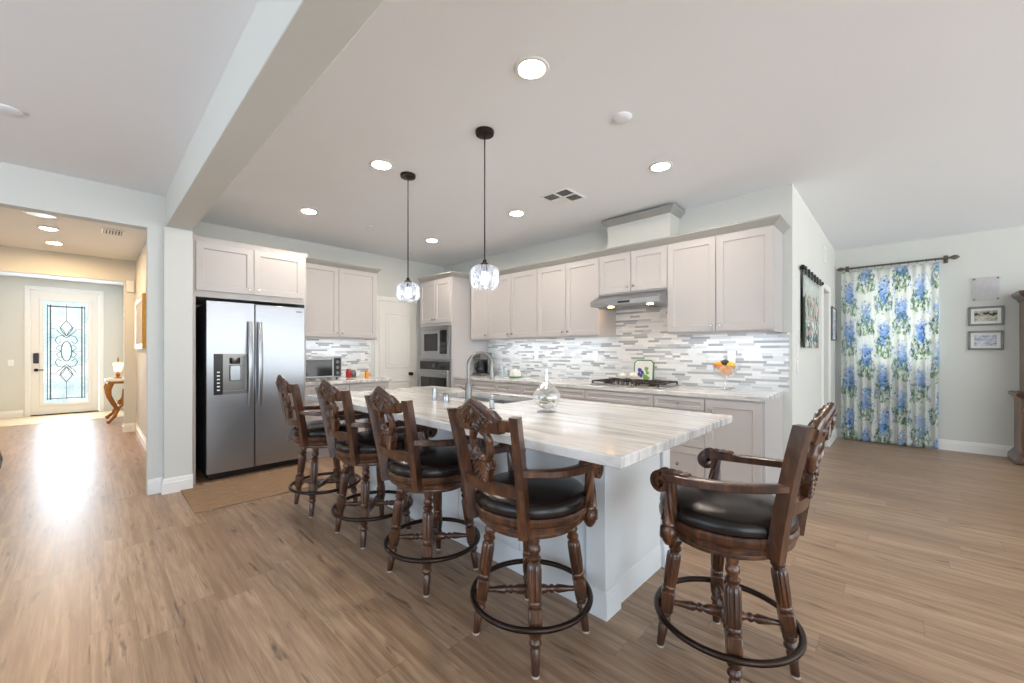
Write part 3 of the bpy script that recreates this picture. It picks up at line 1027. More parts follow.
# wall cabinet beside the refrigerator
U2X = 1.695
bd = MB().box(0, 1.155, 0, WY - 5.42, 0.03, 0.965, 0.0015).box(0, 1.155, 0, 0.018, 0, 0.03).box(0, 0.016, 0.018, WY - 5.42, 0, 0.03).box(1.139, 1.155, 0.018, WY - 5.42, 0, 0.03)
u2 = cabinet('wall_cabinet', 'grey two door wall cabinet between refrigerator and pantry door', (U2X, 5.42, 1.435), 0, 1.155, 0.965, 0.33,
             [('door', 0.012, 0.02, 0.588, 0.925, [(0.555, 0.05)]), ('door', 0.604, 0.02, 0.54, 0.925, [(0.035, 0.05)])], body=bd)
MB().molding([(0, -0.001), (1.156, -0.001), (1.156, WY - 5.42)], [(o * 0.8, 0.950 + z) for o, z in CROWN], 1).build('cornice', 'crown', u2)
b2 = cabinet('base_cabinet', 'grey base cabinet under the toaster oven counter', (U2X, 4.92, 0), 0, 1.06, 0.87, WY - 4.922,
             [('drawer', 0.01, 0.68, 0.51, 0.17, [(0.255, 0.085)]), ('drawer', 0.53, 0.68, 0.51, 0.17, [(0.255, 0.085)]),
              ('door', 0.01, 0.12, 0.51, 0.55, [(0.47, 0.5)]), ('door', 0.53, 0.12, 0.51, 0.55, [(0.04, 0.5)])],
             body=MB().box(0, 1.06, 0, WY - 4.922, 0.10, 0.87, 0.0015).box(0, 1.06, 0.07, WY - 4.922, 0, 0.10))
tag(MB().box(U2X - 0.004, 2.78, 4.885, WY, 0.87, 0.91, 0.004).build('countertop', 'counter'), 'short stone countertop beside the refrigerator carrying the toaster oven', 'countertop')
struct('backsplash_trim_1', MB().box(U2X, 2.92, WY - 0.012, WY, 0.91, 1.435), 'splash_x')

# cooktop wall: local frame has x running right along the wall (world -y), front facing -x
UF = 3.92       # upper fronts
BFX = 3.625     # base fronts
TF = 3.57       # tower front
UZ0, UZ1 = 1.432, 2.315
UG = 'upper cabinets on the cooktop wall'


def upper(y_hi, y_lo, label, splits, z0=UZ0, name='wall_cabinet'):
    w = y_hi - y_lo
    fr = []
    h = UZ1 - z0 - 0.03
    n = len(splits) + 1
    edges = [0.0] + splits + [w]
    for i in range(n):
        a, b = edges[i] + 0.003, edges[i + 1] - 0.003
        kx = (b - a - 0.035) if (i == 0) else 0.035
        fr.append(('door', a, 0.015, b - a, h, [(kx, 0.05)]))
    lift = 0.03 if z0 == UZ0 else 0.0
    D = WX - UF
    bd = MB().box(0, w, 0, D, lift, UZ1 - z0, 0.0015)
    if lift:
        bd.box(0, w, 0, 0.018, 0, lift).box(0, 0.016, 0.018, D, 0, lift).box(w - 0.016, w, 0.018, D, 0, lift)
    return cabinet(name, label, (UF, y_hi, z0), -90, w, UZ1 - z0, D, fr, group=UG, body=bd)


upper(4.585, 4.206, 'single door grey upper cabinet next to the oven tower', [])
upper(4.206, 3.30, 'two door upper cabinet, second from the oven tower', [0.44])
upper(3.30, 2.402, 'two door upper cabinet immediately left of the range hood', [0.445])
upper(2.402, 1.638, 'short two door upper cabinet directly over the range hood', [0.38], 1.875)
upper(1.638, 0.75, 'large two door upper cabinet right of the range hood at wall end', [0.443])
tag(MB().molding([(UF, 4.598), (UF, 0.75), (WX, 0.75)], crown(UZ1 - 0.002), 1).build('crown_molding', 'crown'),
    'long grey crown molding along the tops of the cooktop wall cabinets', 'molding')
cc = thing('duct_cover', 'boxed duct cover rising over the range hood cabinets to the ceiling', 'duct cover', (4.02, 2.36, 2.40), -90)
MB().box(0, 0.70, 0, WX - 4.02, -0.08, 0.27).build('box', 'wall', cc)
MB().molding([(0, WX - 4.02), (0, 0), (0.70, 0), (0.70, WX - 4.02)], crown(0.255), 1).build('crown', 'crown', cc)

# LED strips under the uppers
LG = 'under-cabinet light strips'


def strip(x0, x1, y0, y1, z, label):
    t = thing('under_cabinet_light', label, 'light strip', ((x0 + x1) / 2, (y0 + y1) / 2, z), 0, LG)
    a, b = (x1 - x0) / 2, (y1 - y0) / 2
    MB().box(-a, a, -b, b, -0.012, -0.001, 0.002).build('housing', 'plastic', t)
    MB().box(-a + 0.005, a - 0.005, -b + 0.005, b - 0.005, -0.014, -0.012).build('diffuser', 'strip_glow', t)


strip(4.05, 4.08, 2.50, 4.45, UZ0 + 0.03, 'long white light strip under the uppers left of range hood')
strip(4.05, 4.08, 0.85, 1.58, UZ0 + 0.03, 'white light strip under the large right upper cabinet')
strip(1.80, 2.75, 5.54, 5.57, 1.465, 'white light strip under the cabinet beside the refrigerator')

# range hood
hd = thing('range_hood', 'stainless under-cabinet range hood above the cooktop', 'range hood', (WX, 2.402, 1.742), -90)
prof = [(-0.56, 0.0), (-0.56, 0.045), (-0.53, 0.062), (-0.362, 0.132), (0, 0.132), (0, 0.0)]
MB().prism([(y, z) for y, z in prof], 0.0, 0.764, Matrix(((0, 1, 0, 0), (1, 0, 0, 0), (0, 0, 1, 0), (0, 0, 0, 1)))).build('body', 'steel', hd)
MB().box(0.33, 0.46, -0.563, -0.559, 0.014, 0.034, 0.001).build('control_panel', 'black', hd)
for x in (0.16, 0.60):
    MB().lathe([(0, -0.004), (0.03, -0.004), (0.03, 0.001), (0, 0.001)], 20, T(x, -0.40, 0)).build('lamp', 'hood_glow', hd)
MB().box(0.22, 0.54, -0.34, -0.08, -0.006, -0.001).build('filter', 'nickel', hd)

# oven tower
TW = 0.80
TY1 = 5.402
tw = thing('oven_tower_cabinet', 'tall grey cabinet housing the microwave and wall oven', 'cabinet', (TF, TY1, 0), -90)
TD = WX - TF
bd = MB()
bd.box(0.03, TW - 0.03, 0.02, TD, 1.68, 2.34).box(0, 0.03, 0, TD, 0.10, 2.34).box(TW - 0.03, TW, 0, TD, 0.10, 2.34)
bd.box(0.03, TW - 0.03, 0.0, TD, 0.10, 0.36).box(0.03, TW - 0.03, 0.0, TD, 1.135, 1.15).box(0.03, TW - 0.03, 0.0, TD, 1.645, 1.68).box(0.03, TW - 0.03, 0.62, TD, 0.36, 1.645).box(0, TW, 0.07, TD, 0, 0.10)
bd.box(0.03, TW - 0.03, 0.0, 0.02, 1.68, 2.34)
bd.build('body', 'cabinet', tw)
for x, kx in ((0.02, 0.345), (0.402, 0.035)):
    f = shaker(0.378, 0.62).build('door', 'cabinet', tw, (x, -0.0005, 1.69), smooth=0)
    KNOB.build('knob', 'knob', f, (kx, -0.02, 0.05))
f = shaker(0.76, 0.22).build('drawer', 'cabinet', tw, (0.02, -0.0005, 0.125), smooth=0)
KNOB.build('knob', 'knob', f, (0.38, -0.02, 0.11))
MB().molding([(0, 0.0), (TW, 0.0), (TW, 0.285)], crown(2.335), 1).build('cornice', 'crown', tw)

mw = thing('microwave', 'built-in stainless microwave above the wall oven', 'microwave', (TF, TY1 - 0.035, 1.152), -90)
MW, MH = TW - 0.07, 0.488
m = MB()
for a, b, c, d in ((0, MW, 0, 0.075), (0, MW, MH - 0.06, MH), (0, 0.065, 0.075, MH - 0.06), (MW - 0.065, MW, 0.075, MH - 0.06)):
    m.box(a, b, -0.02, 0.0, c, d, 0.002)
m.box(0.005, MW - 0.005, 0.0, 0.45, 0.004, MH - 0.004)
m.build('trim_kit', 'steel', mw)
MB().box(0.067, 0.50, -0.03, -0.001, 0.078, MH - 0.063, 0.004).build('door', 'steel', mw)
MB().box(0.115, 0.455, -0.032, -0.0295, 0.12, MH - 0.11).build('door_window', 'dark_glass', mw)
MB().box(0.503, MW - 0.067, -0.03, -0.001, 0.078, MH - 0.063, 0.003).build('control_panel', 'dark_glass', mw)

ov = thing('wall_oven', 'built-in stainless wall oven with black glass under the microwave', 'oven', (TF, TY1 - 0.035, 0.365), -90)
MB().box(0, MW, -0.015, 0.56, 0, 0.765, 0.002).build('body', 'steel', ov)
MB().box(0.006, MW - 0.006, -0.035, -0.014, 0.63, 0.755, 0.003).build('control_panel', 'dark_glass', ov)
MB().box(0.33, 0.40, -0.037, -0.0345, 0.665, 0.72).build('display', 'fridge_side', ov)
dr = MB().box(0.004, MW - 0.004, -0.045, -0.014, 0.03, 0.62, 0.004).build('door', 'steel', ov)
MB().box(0.05, MW - 0.05, -0.047, -0.044, 0.09, 0.52).build('door_glass', 'dark_glass', dr)
hm = MB().tube([(0.04, -0.085, 0.575), (MW - 0.04, -0.085, 0.575)], 0.013, 12)
for x in (0.07, MW - 0.07):
    hm.box(x - 0.01, x + 0.01, -0.085, -0.044, 0.567, 0.583)
hm.build('handle', 'steel', dr)

# base cabinets on the cooktop wall
BG = 'base cabinets on the cooktop wall'
BH = 0.87
BD = WX - BFX


def base(y_hi, y_lo, label, kind):
    w = y_hi - y_lo
    g_ = 0.003
    if kind == 'door':
        fr = [('door', g_, 0.115, w - 2 * g_ - 0.02, 0.74, [(0.05, 0.66)])]
    elif kind == 'drawers':
        fr = [('drawer', g_, 0.755, w - 2 * g_, 0.10, [(w / 2, 0.05)]), ('drawer', g_, 0.435, w - 2 * g_, 0.315, [(w / 2, 0.16)]),
              ('drawer', g_, 0.115, w - 2 * g_, 0.315, [(w / 2, 0.16)])]
    elif kind == 'false':
        fr = [('drawer', g_, 0.755, w - 2 * g_, 0.10, []), ('door', g_, 0.115, w / 2 - 2 * g_, 0.635, [(w / 2 - 0.05, 0.58)]),
              ('door', w / 2 + g_, 0.115, w / 2 - 2 * g_, 0.635, [(0.045, 0.58)])]
    else:
        fr = [('drawer', g_, 0.755, w - 2 * g_, 0.10, [(w / 2, 0.05)]), ('door', g_, 0.115, w - 2 * g_, 0.635, [(w - 0.05, 0.58)])]
    bd = MB().box(0, w, 0, BD, 0.10, BH, 0.001).box(0, w, 0.07, BD, 0, 0.10)
    return cabinet('base_cabinet', label, (BFX, y_hi, 0), -90, w, BH, BD, fr, group=BG, body=bd)


base(4.598, 3.75, 'base cabinet with wide drawer beside the oven tower', 'mixed')
base(3.75, 3.29, 'narrow base cabinet below the green dish', 'mixed')
base(3.29, 2.39, 'wide base cabinet left of the cooktop', 'mixed')
base(2.39, 1.646, 'base cabinet with false drawer front directly beneath the cooktop', 'false')
base(1.646, 1.192, 'base cabinet with a stack of three drawers right of cooktop', 'drawers')
base(1.192, 0.75, 'end base cabinet with one full height door', 'door')
tag(MB().box(3.60, WX, 0.742, 4.598, 0.87, 0.91, 0.005).build('countertop', 'counter'), 'long stone countertop carrying the cooktop along the tiled wall', 'countertop')
struct('backsplash_trim_2', MB().box(WX - 0.012, WX, 0.705, 4.598, 0.91, UZ0).box(WX - 0.012, WX, 1.638, 2.402, UZ0, 1.742), 'splash_y')

# ------------------------------------------------------------------ refrigerator
fr = thing('refrigerator', 'stainless side by side refrigerator with water dispenser', 'refrigerator', (0.775, 4.807, 0))
FW = 0.895
MB().box(0.012, FW - 0.012, 0.10, 0.84, 0.05, 1.735, 0.004).build('body', 'fridge_side', fr)
MB().box(0.02, FW - 0.02, 0.06, 0.16, 0.015, 0.07).build('kick_grille', 'black', fr)
for x in (0.04, FW - 0.07):
    MB().lathe([(0, 0), (0.018, 0), (0.018, 0.05), (0, 0.05)], 12, T(x + 0.012, 0.1, 0)).build('foot', 'black', fr)
DXs = 0.400
m = MB()
DZ0, DZ1, DH = 0.075, 1.753, 0.075
px0, px1, pz0, pz1 = 0.055, 0.345, 0.838, 1.240
for a, b, c, d in ((0, DXs - 0.003, DZ0, pz0), (0, DXs - 0.003, pz1, DZ1), (0, px0, pz0, pz1), (px1, DXs - 0.003, pz0, pz1)):
    m.box(a, b, 0, DH, c, d)
ld = m.build('door', 'steel', fr)
ld['label'] = 'left freezer door with dispenser'
rd = MB().box(DXs + 0.003, FW, 0, DH, DZ0, DZ1, 0.008).build('door', 'steel', fr)
ds = MB()
ds.box(px0, px1, 0.055, 0.075, pz0, pz1).box(px0 + 0.075, px1, 0.002, 0.055, pz0, pz0 + 0.03).box(px1 - 0.012, px1, 0.0, 0.055, pz0 + 0.03, pz1 - 0.02).box(px0 + 0.075, px1, 0.0, 0.055, pz1 - 0.02, pz1)
ds.build('dispenser_recess', 'nickel', ld)
MB().box(px0, px0 + 0.075, -0.004, 0.055, pz0, pz1, 0.003).build('dispenser_controls', 'black', ld)
bt = MB()
for i in range(6):
    bt.box(px0 + 0.026, px0 + 0.05, -0.0055, -0.0035, pz0 + 0.04 + i * 0.035, pz0 + 0.052 + i * 0.035)
bt.build('dispenser_icons', 'plastic', ld)
MB().lathe([(0, 0.0), (0.038, 0), (0.045, 0.01), (0.045, 0.06), (0, 0.06)], 20, T(px0 + 0.185, 0.045, pz1 - 0.10)).build('ice_chute', 'nickel', ld)
MB().box(px0 + 0.14, px0 + 0.235, 0.035, 0.05, pz0 + 0.13, pz1 - 0.115, 0.006).build('dispenser_paddle', 'steel', ld)
for x, par in ((0.355, ld), (0.442, rd)):
    pts, n = [], 12
    for i in range(n + 1):
        t = i / n
        z = 0.70 + 0.868 * t
        bow = 0.020 + 0.042 * math.sin(PI * t)
        pts.append((x, -bow, z))
    h = MB().sweep([(-0.020, -0.006), (-0.014, -0.010), (0.014, -0.010), (0.020, -0.006), (0.016, 0.008), (-0.016, 0.008)], pts, up=(0, 1, 0.001))
    for z in (0.715, 1.553):
        h.box(x - 0.012, x + 0.012, -0.03, 0.001, z - 0.015, z + 0.015, 0.003)
    h.build('handle', 'steel', par)
MB().box(0.80, 0.86, -0.002, 0.0, 1.69, 1.71).build('badge', 'nickel', rd)

tag(MB().box(0.565, 1.63, 3.95, 4.70, 0.0, 0.010, 0.004).build('rug', 'rug'), 'tan woven kitchen runner on the floor in front of refrigerator', 'rug')


# ------------------------------------------------------------------ island
IX0, IX1, IY0, IY1 = 1.216, 2.447, 0.664, 3.48
isl = thing('kitchen_island', 'white panelled kitchen island base with baseboard and corner posts', 'kitchen island', (0, 0, 0))
MB().box(1.70, 1.72, 1.02, 3.40, 0, 0.87).box(2.40, 2.42, 1.02, 3.40, 0, 0.87).box(1.72, 2.40, 1.02, 1.04, 0, 0.87).box(1.72, 2.40, 3.38, 3.40, 0, 0.87).box(1.72, 2.40, 1.04, 3.38, 0.08, 0.10).build('base', 'island', isl)
for x0, x1, y0, y1 in ((1.682, 1.79, 1.0, 1.11), (2.33, 2.425, 1.0, 1.11), (1.682, 1.79, 3.32, 3.42)):
    MB().box(x0, x1, y0, y1, 0, 0.87, 0.003).build('corner_post', 'island', isl)
bbp = [(0, 0), (0.014, 0), (0.014, 0.09), (0.010, 0.096), (0.010, 0.112), (0.003, 0.125), (0, 0.125)]
bp = MB()
bp.molding([(1.70, 3.32), (1.70, 1.11)], bbp, 1).molding([(1.79, 1.02), (2.33, 1.02)], bbp, 1)
for x0, x1, y0, y1 in ((1.682, 1.79, 1.0, 1.11), (2.33, 2.425, 1.0, 1.11), (1.682, 1.79, 3.32, 3.42)):
    bp.molding([(x0, y0), (x1, y0), (x1, y1), (x0, y1)], bbp, 1, True)
bp.build('baseboard', 'island', isl)
tm = MB()
for y in (1.60, 2.15, 2.70):
    tm.box(1.690, 1.70, y - 0.035, y + 0.035, 0.125, 0.87, 0.002)
tm.box(1.690, 1.70, 1.11, 3.32, 0.80, 0.87, 0.002)
tm.build('panel_trim', 'island', isl)

# worktop with sink cut-out
SX0, SX1, SY0, SY1 = 1.93, 2.33, 1.93, 2.74
xs, ys = [IX0, SX0, SX1, IX1], [IY0, SY0, SY1, IY1]
tp = MB()
e = 0.005
def ring(z, o):
    return [[(min(max(x, IX0 + o), IX1 - o), min(max(y, IY0 + o), IY1 - o), z) for y in ys] for x in xs]
vs = []
for z, o in ((0.87, 0.003), (0.873, 0.0), (0.91 - e, 0.0), (0.91, e)):
    for row in ring(z, o):
        vs += row
fs = []
for L in (0, 3):
    for i in range(3):
        for j in range(3):
            if (i, j) != (1, 1):
                a = L * 16 + i * 4 + j
                fs.append((a, a + 4, a + 5, a + 1))
for L in range(3):
    for i in range(3):
        for (a, b) in ((i * 4, i * 4 + 4), (i * 4 + 3, i * 4 + 7), (i, i + 1), (12 + i, 13 + i)):
            fs.append((L * 16 + a, L * 16 + b, L * 16 + 16 + b, L * 16 + 16 + a))
for (a, b) in ((5, 9), (9, 10), (10, 6), (6, 5)):
    fs.append((a, b, 48 + b, 48 + a))
tp.add(vs, fs)
tag(tp.build('island_countertop', 'counter'), 'large veined quartzite worktop on the island', 'countertop')

sk = thing('kitchen_sink', 'stainless double bowl sink set into the island worktop', 'sink', (0, 0, 0.868))
for y0, y1 in ((SY0 + 0.004, 2.325), (2.345, SY1 - 0.004)):
    x0, x1 = SX0 + 0.004, SX1 - 0.004
    m = MB()
    o = [(x0, y0), (x1, y0), (x1, y1), (x0, y1)]
    i_ = [(x0 + 0.02, y0 + 0.02), (x1 - 0.02, y0 + 0.02), (x1 - 0.02, y1 - 0.02), (x0 + 0.02, y1 - 0.02)]
    k_ = [(x0 - 0.003, y0 - 0.003), (x1 + 0.003, y0 - 0.003), (x1 + 0.003, y1 + 0.003), (x0 - 0.003, y1 + 0.003)]
    vs = [(x, y, 0.0) for x, y in o] + [(x, y, -0.20) for x, y in i_] + [(x, y, 0.0) for x, y in k_] + [(x, y, -0.205) for x, y in i_]
    fs = [(4, 5, 6, 7), (12, 13, 14, 15)]
    for a in range(4):
        b = (a + 1) % 4
        fs += [(a, b, b + 4, a + 4), (a, b, b + 8, a + 8), (a + 8, b + 8, b + 12, a + 12)]
    m.add(vs, fs)
    bw = m.build('bowl', 'sink_steel', sk, smooth=0)
    MB().lathe([(0, 0), (0.04, 0), (0.045, 0.003), (0.03, 0.004), (0, 0.002)], 20, T((x0 + x1) / 2, (y0 + y1) / 2, -0.199)).build('drain', 'chrome', bw)
MB().box(SX0, SX1, 2.322, 2.348, -0.06, -0.002, 0.004).build('divider', 'sink_steel', sk)

fc = thing('faucet', 'tall brushed gooseneck faucet behind the sink on the island', 'faucet', (1.855, 2.205, 0.91), 0)
MB().lathe([(0, 0), (0.03, 0), (0.03, 0.006), (0.024, 0.012), (0.023, 0.12), (0.018, 0.135), (0.0, 0.135)], 24).build('base', 'nickel', fc)
pts = [(0, 0, 0.12), (0, 0, 0.20), (0, 0, 0.252)]
for i in range(1, 15):
    a = PI * i / 14 * 1.02
    pts.append((0.095 - 0.095 * math.cos(a), -0.02 * (1 - math.cos(a)), 0.252 + 0.092 * math.sin(a)))
MB().tube(pts, 0.0125, 14, up=(0, 1, 0)).build('spout', 'nickel', fc)
p = Vector(pts[-1])
MB().lathe([(0, 0.01), (0.014, 0.01), (0.015, -0.02), (0.019, -0.06), (0.019, -0.10), (0, -0.10)], 18, T(p.x, p.y, p.z)).build('spray_head', 'nickel', fc)
MB().tube([(0.0, 0.02, 0.075), (0.0, 0.05, 0.085), (0.0, 0.10, 0.105)], 0.006, 10).build('lever', 'nickel', fc)

sp = thing('soap_dispenser', 'chrome soap pump on the worktop between the sink and near pendant', 'soap dispenser', (1.70, 1.80, 0.91), 0)
MB().lathe([(0, 0), (0.022, 0), (0.022, 0.004), (0.016, 0.008), (0.015, 0.055), (0.009, 0.06), (0.009, 0.075), (0, 0.075)], 18).build('body', 'chrome', sp)
MB().tube([(0, 0, 0.07), (0, 0, 0.082), (0.03, 0.0, 0.084), (0.06, 0.0, 0.078)], 0.006, 10, up=(0, 1, 0)).build('spout', 'chrome', sp)
tag(MB().lathe([(0, 0), (0.024, 0), (0.024, 0.004), (0.021, 0.006), (0.021, 0.055), (0.017, 0.062), (0, 0.064)], 20).build('air_gap_cap', 'chrome', None, (1.70, 2.26, 0.91)),
    'short chrome air gap cap beside the faucet', 'sink fitting')
tag(MB().lathe([(0, 0), (0.018, 0), (0.018, 0.05), (0.014, 0.075), (0.014, 0.09), (0, 0.092)], 18).build('water_filter_tap', 'chrome', None, (1.72, 2.42, 0.91)),
    'slim chrome cylinder farther along worktop left of the faucet', 'sink fitting')

# glass dish with moss and petals
gd = thing('glass_terrarium', 'clear pear shaped glass jar with moss and white petals on worktop', 'glass jar', (1.845, 1.487, 0.91))
MB().lathe([(0, 0), (0.05, 0), (0.052, 0.004), (0.018, 0.012), (0.016, 0.02), (0.04, 0.03), (0.066, 0.055), (0.074, 0.085), (0.066, 0.115), (0.04, 0.15), (0.02, 0.168), (0.014, 0.178)], 28, Matrix.Diagonal((1.12, 1.12, 1, 1))).build('jar', 'frosty', gd)
MB().lathe([(0, 0.172), (0.013, 0.176), (0.010, 0.19), (0.012, 0.20), (0.009, 0.215), (0.008, 0.25), (0, 0.255)], 14).build('stopper', 'frosty', gd)
m = MB()
for i in range(34):
    a, q = random.uniform(0, 2 * PI), random.uniform(0, 0.048)
    m.ell((q * math.cos(a), q * math.sin(a), random.uniform(0.055, 0.085)), (0.013, 0.010, 0.008), 7, 5, R(random.uniform(0, 180), 'Z'))
m.build('moss', 'moss', gd)
m = MB()
for i in range(16):
    a, q = random.uniform(0, 2 * PI), random.uniform(0.01, 0.05)
    m.ell((q * math.cos(a), q * math.sin(a), random.uniform(0.045, 0.10)), (0.012, 0.009, 0.005), 7, 5, R(random.uniform(0, 180), 'Z') @ R(30, 'X'))
m.build('petals', 'petal', gd)


# ------------------------------------------------------------------ bar stools
def make_stool(label):
    t = thing('bar_stool', label, 'bar stool', (1.371, 1.194, 0), 0, 'carved bar stools around the island')
    # legs
    fl = lambda a, z: 1.0 - 0.13 * max(0.0, math.cos(10 * a)) ** 2
    for qx, qy in ((1, 1), (1, -1), (-1, 1), (-1, -1)):
        rad = Vector((qx, qy, 0)).normalized()
        foot, top = rad * 0.247, rad * 0.176 + Vector((0, 0, 0.512))
        ax = (top - foot)
        L = ax.length
        z = ax.normalized()
        y = z.cross(rad).normalized()
        x = y.cross(z)
        X = Matrix(((x.x, y.x, z.x, foot.x), (x.y, y.y, z.y, foot.y), (x.z, y.z, z.z, foot.z), (0, 0, 0, 1)))
        m = MB()
        m.lathe([(0, 0.006), (0.0155, 0.006), (0.0175, 0.05), (0.0205, 0.095), (0.017, 0.101), (0.017, 0.106), (0.024, 0.113), (0.026, 0.122), (0.022, 0.131),
                 (0.0185, 0.137), (0.024, 0.144), (0.024, 0.150), (0.019, 0.156), (0.019, 0.165)], 20, X)
        m.box(-0.0265, 0.0265, -0.0265, 0.0265, 0.158, 0.250, 0.006, X)
        m.lathe([(0.02, 0.245), (0.0215, 0.256), (0.026, 0.260), (0.027, 0.266), (0.024, 0.271), (0.024, 0.275)], 20, X)
        m.lathe([(0.024, 0.274), (0.0265, 0.285), (0.0285, 0.33), (0.0290, 0.39), (0.0275, 0.408), (0.024, 0.414)], 50, X, mod=fl)
        m.lathe([(0.022, 0.413), (0.018, 0.419), (0.025, 0.428), (0.027, 0.436), (0.022, 0.444), (0.017, 0.449), (0.022, 0.456), (0.026, 0.466), (0.024, 0.478),
                 (0.019, 0.488), (0.022, 0.496), (0.023, 0.513)], 20, X)
        lg = m.build('leg', 'wood', t)
        MB().lathe([(0, 0.0), (0.0165, 0.0), (0.0172, 0.003), (0.0168, 0.008), (0, 0.008)], 16, T(foot.x, foot.y, 0)).build('foot_cap', 'foot_white', lg)
    # crossed turned stretchers
    for s in (1, -1):
        a = math.atan2(s, 1)
        X = T(0, 0, 0.196) @ R(math.degrees(a), 'Z') @ R(90, 'Y')
        pr = [(0, -0.21), (0.010, -0.21), (0.012, -0.17), (0.019, -0.12), (0.012, -0.105), (0.018, -0.096), (0.018, -0.088), (0.012, -0.08), (0.020, -0.06), (0.021, -0.03), (0.019, 0)]
        pr = pr + [(r, -z) for r, z in reversed(pr[:-1])]
        MB().lathe(pr, 18, X).build('stretcher', 'wood', t)
    MB().tube([(0.261 * math.cos(2 * PI * i / 64), 0.261 * math.sin(2 * PI * i / 64), 0.186) for i in range(64)], 0.0125, 12, True).build('foot_ring', 'ring_metal', t)
    # swivel seat
    MB().lathe([(0, 0.505), (0.165, 0.505), (0.205, 0.512), (0.208, 0.522), (0.206, 0.530), (0.200, 0.534), (0.228, 0.538), (0.240, 0.546), (0.242, 0.560), (0.236, 0.566),
                (0.246, 0.571), (0.251, 0.580), (0.252, 0.598), (0.246, 0.606), (0, 0.606)], 56).build('seat_frame', 'wood', t)
    MB().lathe([(0, 0.604), (0.236, 0.604), (0.246, 0.612), (0.249, 0.628), (0.244, 0.646), (0.228, 0.662), (0.19, 0.675), (0.11, 0.684), (0, 0.686)], 56).build('seat_cushion', 'leather', t)
    # back
    def xs(z):
        q = (z - 0.54) / 0.48
        return -0.213 - 0.055 * q - 0.030 * q * q

    def yw(z):
        return 0.150 + 0.032 * (z - 0.54) / 0.48

    def bk(y, z):
        return xs(z) - 0.030 * (1 - min(1, (y / yw(z)) ** 2))
    for s in (1, -1):
        vs, zsn = [], 9
        for i in range(zsn + 1):
            z = 0.54 + (1.02 - 0.54) * i / zsn
            a = math.radians(-22 * s)
            hw, hd = 0.0165, 0.0245
            for dx, dy in ((-hd, -hw), (hd, -hw), (hd, hw), (-hd, hw)):
                vs.append((xs(z) + dx * math.cos(a) - dy * math.sin(a), s * yw(z) + dx * math.sin(a) + dy * math.cos(a), z))
        fs = [(3, 2, 1, 0), tuple(4 * zsn + k for k in range(4))]
        for i in range(zsn):
            for k in range(4):
                fs.append((4 * i + k, 4 * i + (k + 1) % 4, 4 * i + 4 + (k + 1) % 4, 4 * i + 4 + k))
        MB().add(vs, fs).build('back_post', 'wood', t)
    MB().slab(bk, -0.150, 0.150, 16, lambda y: 0.698, lambda y: 0.746, 0.024).build('lower_rail', 'wood', t)
    # crest rail
    cr = MB()
    cr.slab(bk, -0.172, 0.172, 20, lambda y: 0.962, lambda y: 1.006, 0.026)

    def bell(y):
        q = abs(y) / 0.117
        return 1.002 + 0.070 * max(0.0, 1 - q) ** 0.9 + 0.012 * max(0.0, 1 - abs(q - 0.82) / 0.18)
    cr.slab(bk, -0.116, 0.116, 24, lambda y: 0.95, lambda y: bell(y) + 0.001, 0.034, 4, 0.25)
    cr.tube([(bk(y, bell(y)) - 0.004, y, bell(y)) for y in [-0.116 + 0.232 * i / 24 for i in range(25)]], 0.014, 8, up=(1, 0, 0))
    for sd in (-1, 1):                      # relief carving on both faces
        dx = sd * 0.019
        for s in (-1, 1):
            sp_ = []
            for i in range(22):
                a = i / 21 * 2.6 * PI
                r = 0.027 * (1 - i / 26)
                yy, zz = s * (0.067 + r * math.cos(a)), 0.994 + r * math.sin(a)
                sp_.append((bk(yy, zz) + dx, yy, zz))
            cr.tube(sp_, 0.0065, 6, up=(1, 0, 0))
            for k in range(5):
                yy, zz = s * (0.012 + 0.019 * k), 1.052 - 0.013 * k
                cr.ell((bk(yy, zz) + dx, yy, zz), (0.007, 0.013, 0.007), 8, 6, R(-s * 38, 'X'))
            for k in range(4):
                yy, zz = s * (0.010 + 0.011 * k), 0.968 + 0.013 * k
                cr.ell((bk(yy, zz) + dx, yy, zz), (0.008, 0.006, 0.017), 8, 6, R(s * 28, 'X'))
        cr.ell((bk(0, 1.025) + dx, 0, 1.025), (0.010, 0.013, 0.022), 10, 6)
        cr.ell((bk(0, 0.975) + dx, 0, 0.975), (0.010, 0.014, 0.018), 10, 6)
    cr.build('crest_rail', 'wood', t)
    # carved splat with oval ring
    sp = MB()
    rg = []
    for i in range(36):
        a = 2 * PI * i / 36
        yy, zz = 0.048 * math.cos(a), 0.896 + 0.066 * math.sin(a)
        rg.append((bk(yy, zz), yy, zz))
    sp.tube(rg, 0.0165, 10, True, up=(1, 0, 0), scales=[1 + 0.12 * math.cos(9 * 2 * PI * i / 36) for i in range(36)])
    wf = lambda y: 0.735
    for z0, z1, w0, w1 in ((0.735, 0.765, 0.022, 0.030), (0.765, 0.80, 0.030, 0.044), (0.80, 0.838, 0.044, 0.036)):
        vs = []
        for sdx in (-0.015, 0.015):
            for z, w_ in ((z0, w0), (z1, w1)):
                for y in (-w_, 0, w_):
                    vs.append((bk(y, z) + sdx * (1.25 if y == 0 else 0.8), y, z))
        sp.add(vs, [(0, 1, 4, 3), (1, 2, 5, 4), (6, 9, 10, 7), (7, 10, 11, 8), (0, 3, 9, 6), (2, 8, 11, 5), (0, 6, 7, 1), (1, 7, 8, 2), (3, 4, 10, 9), (4, 5, 11, 10)])
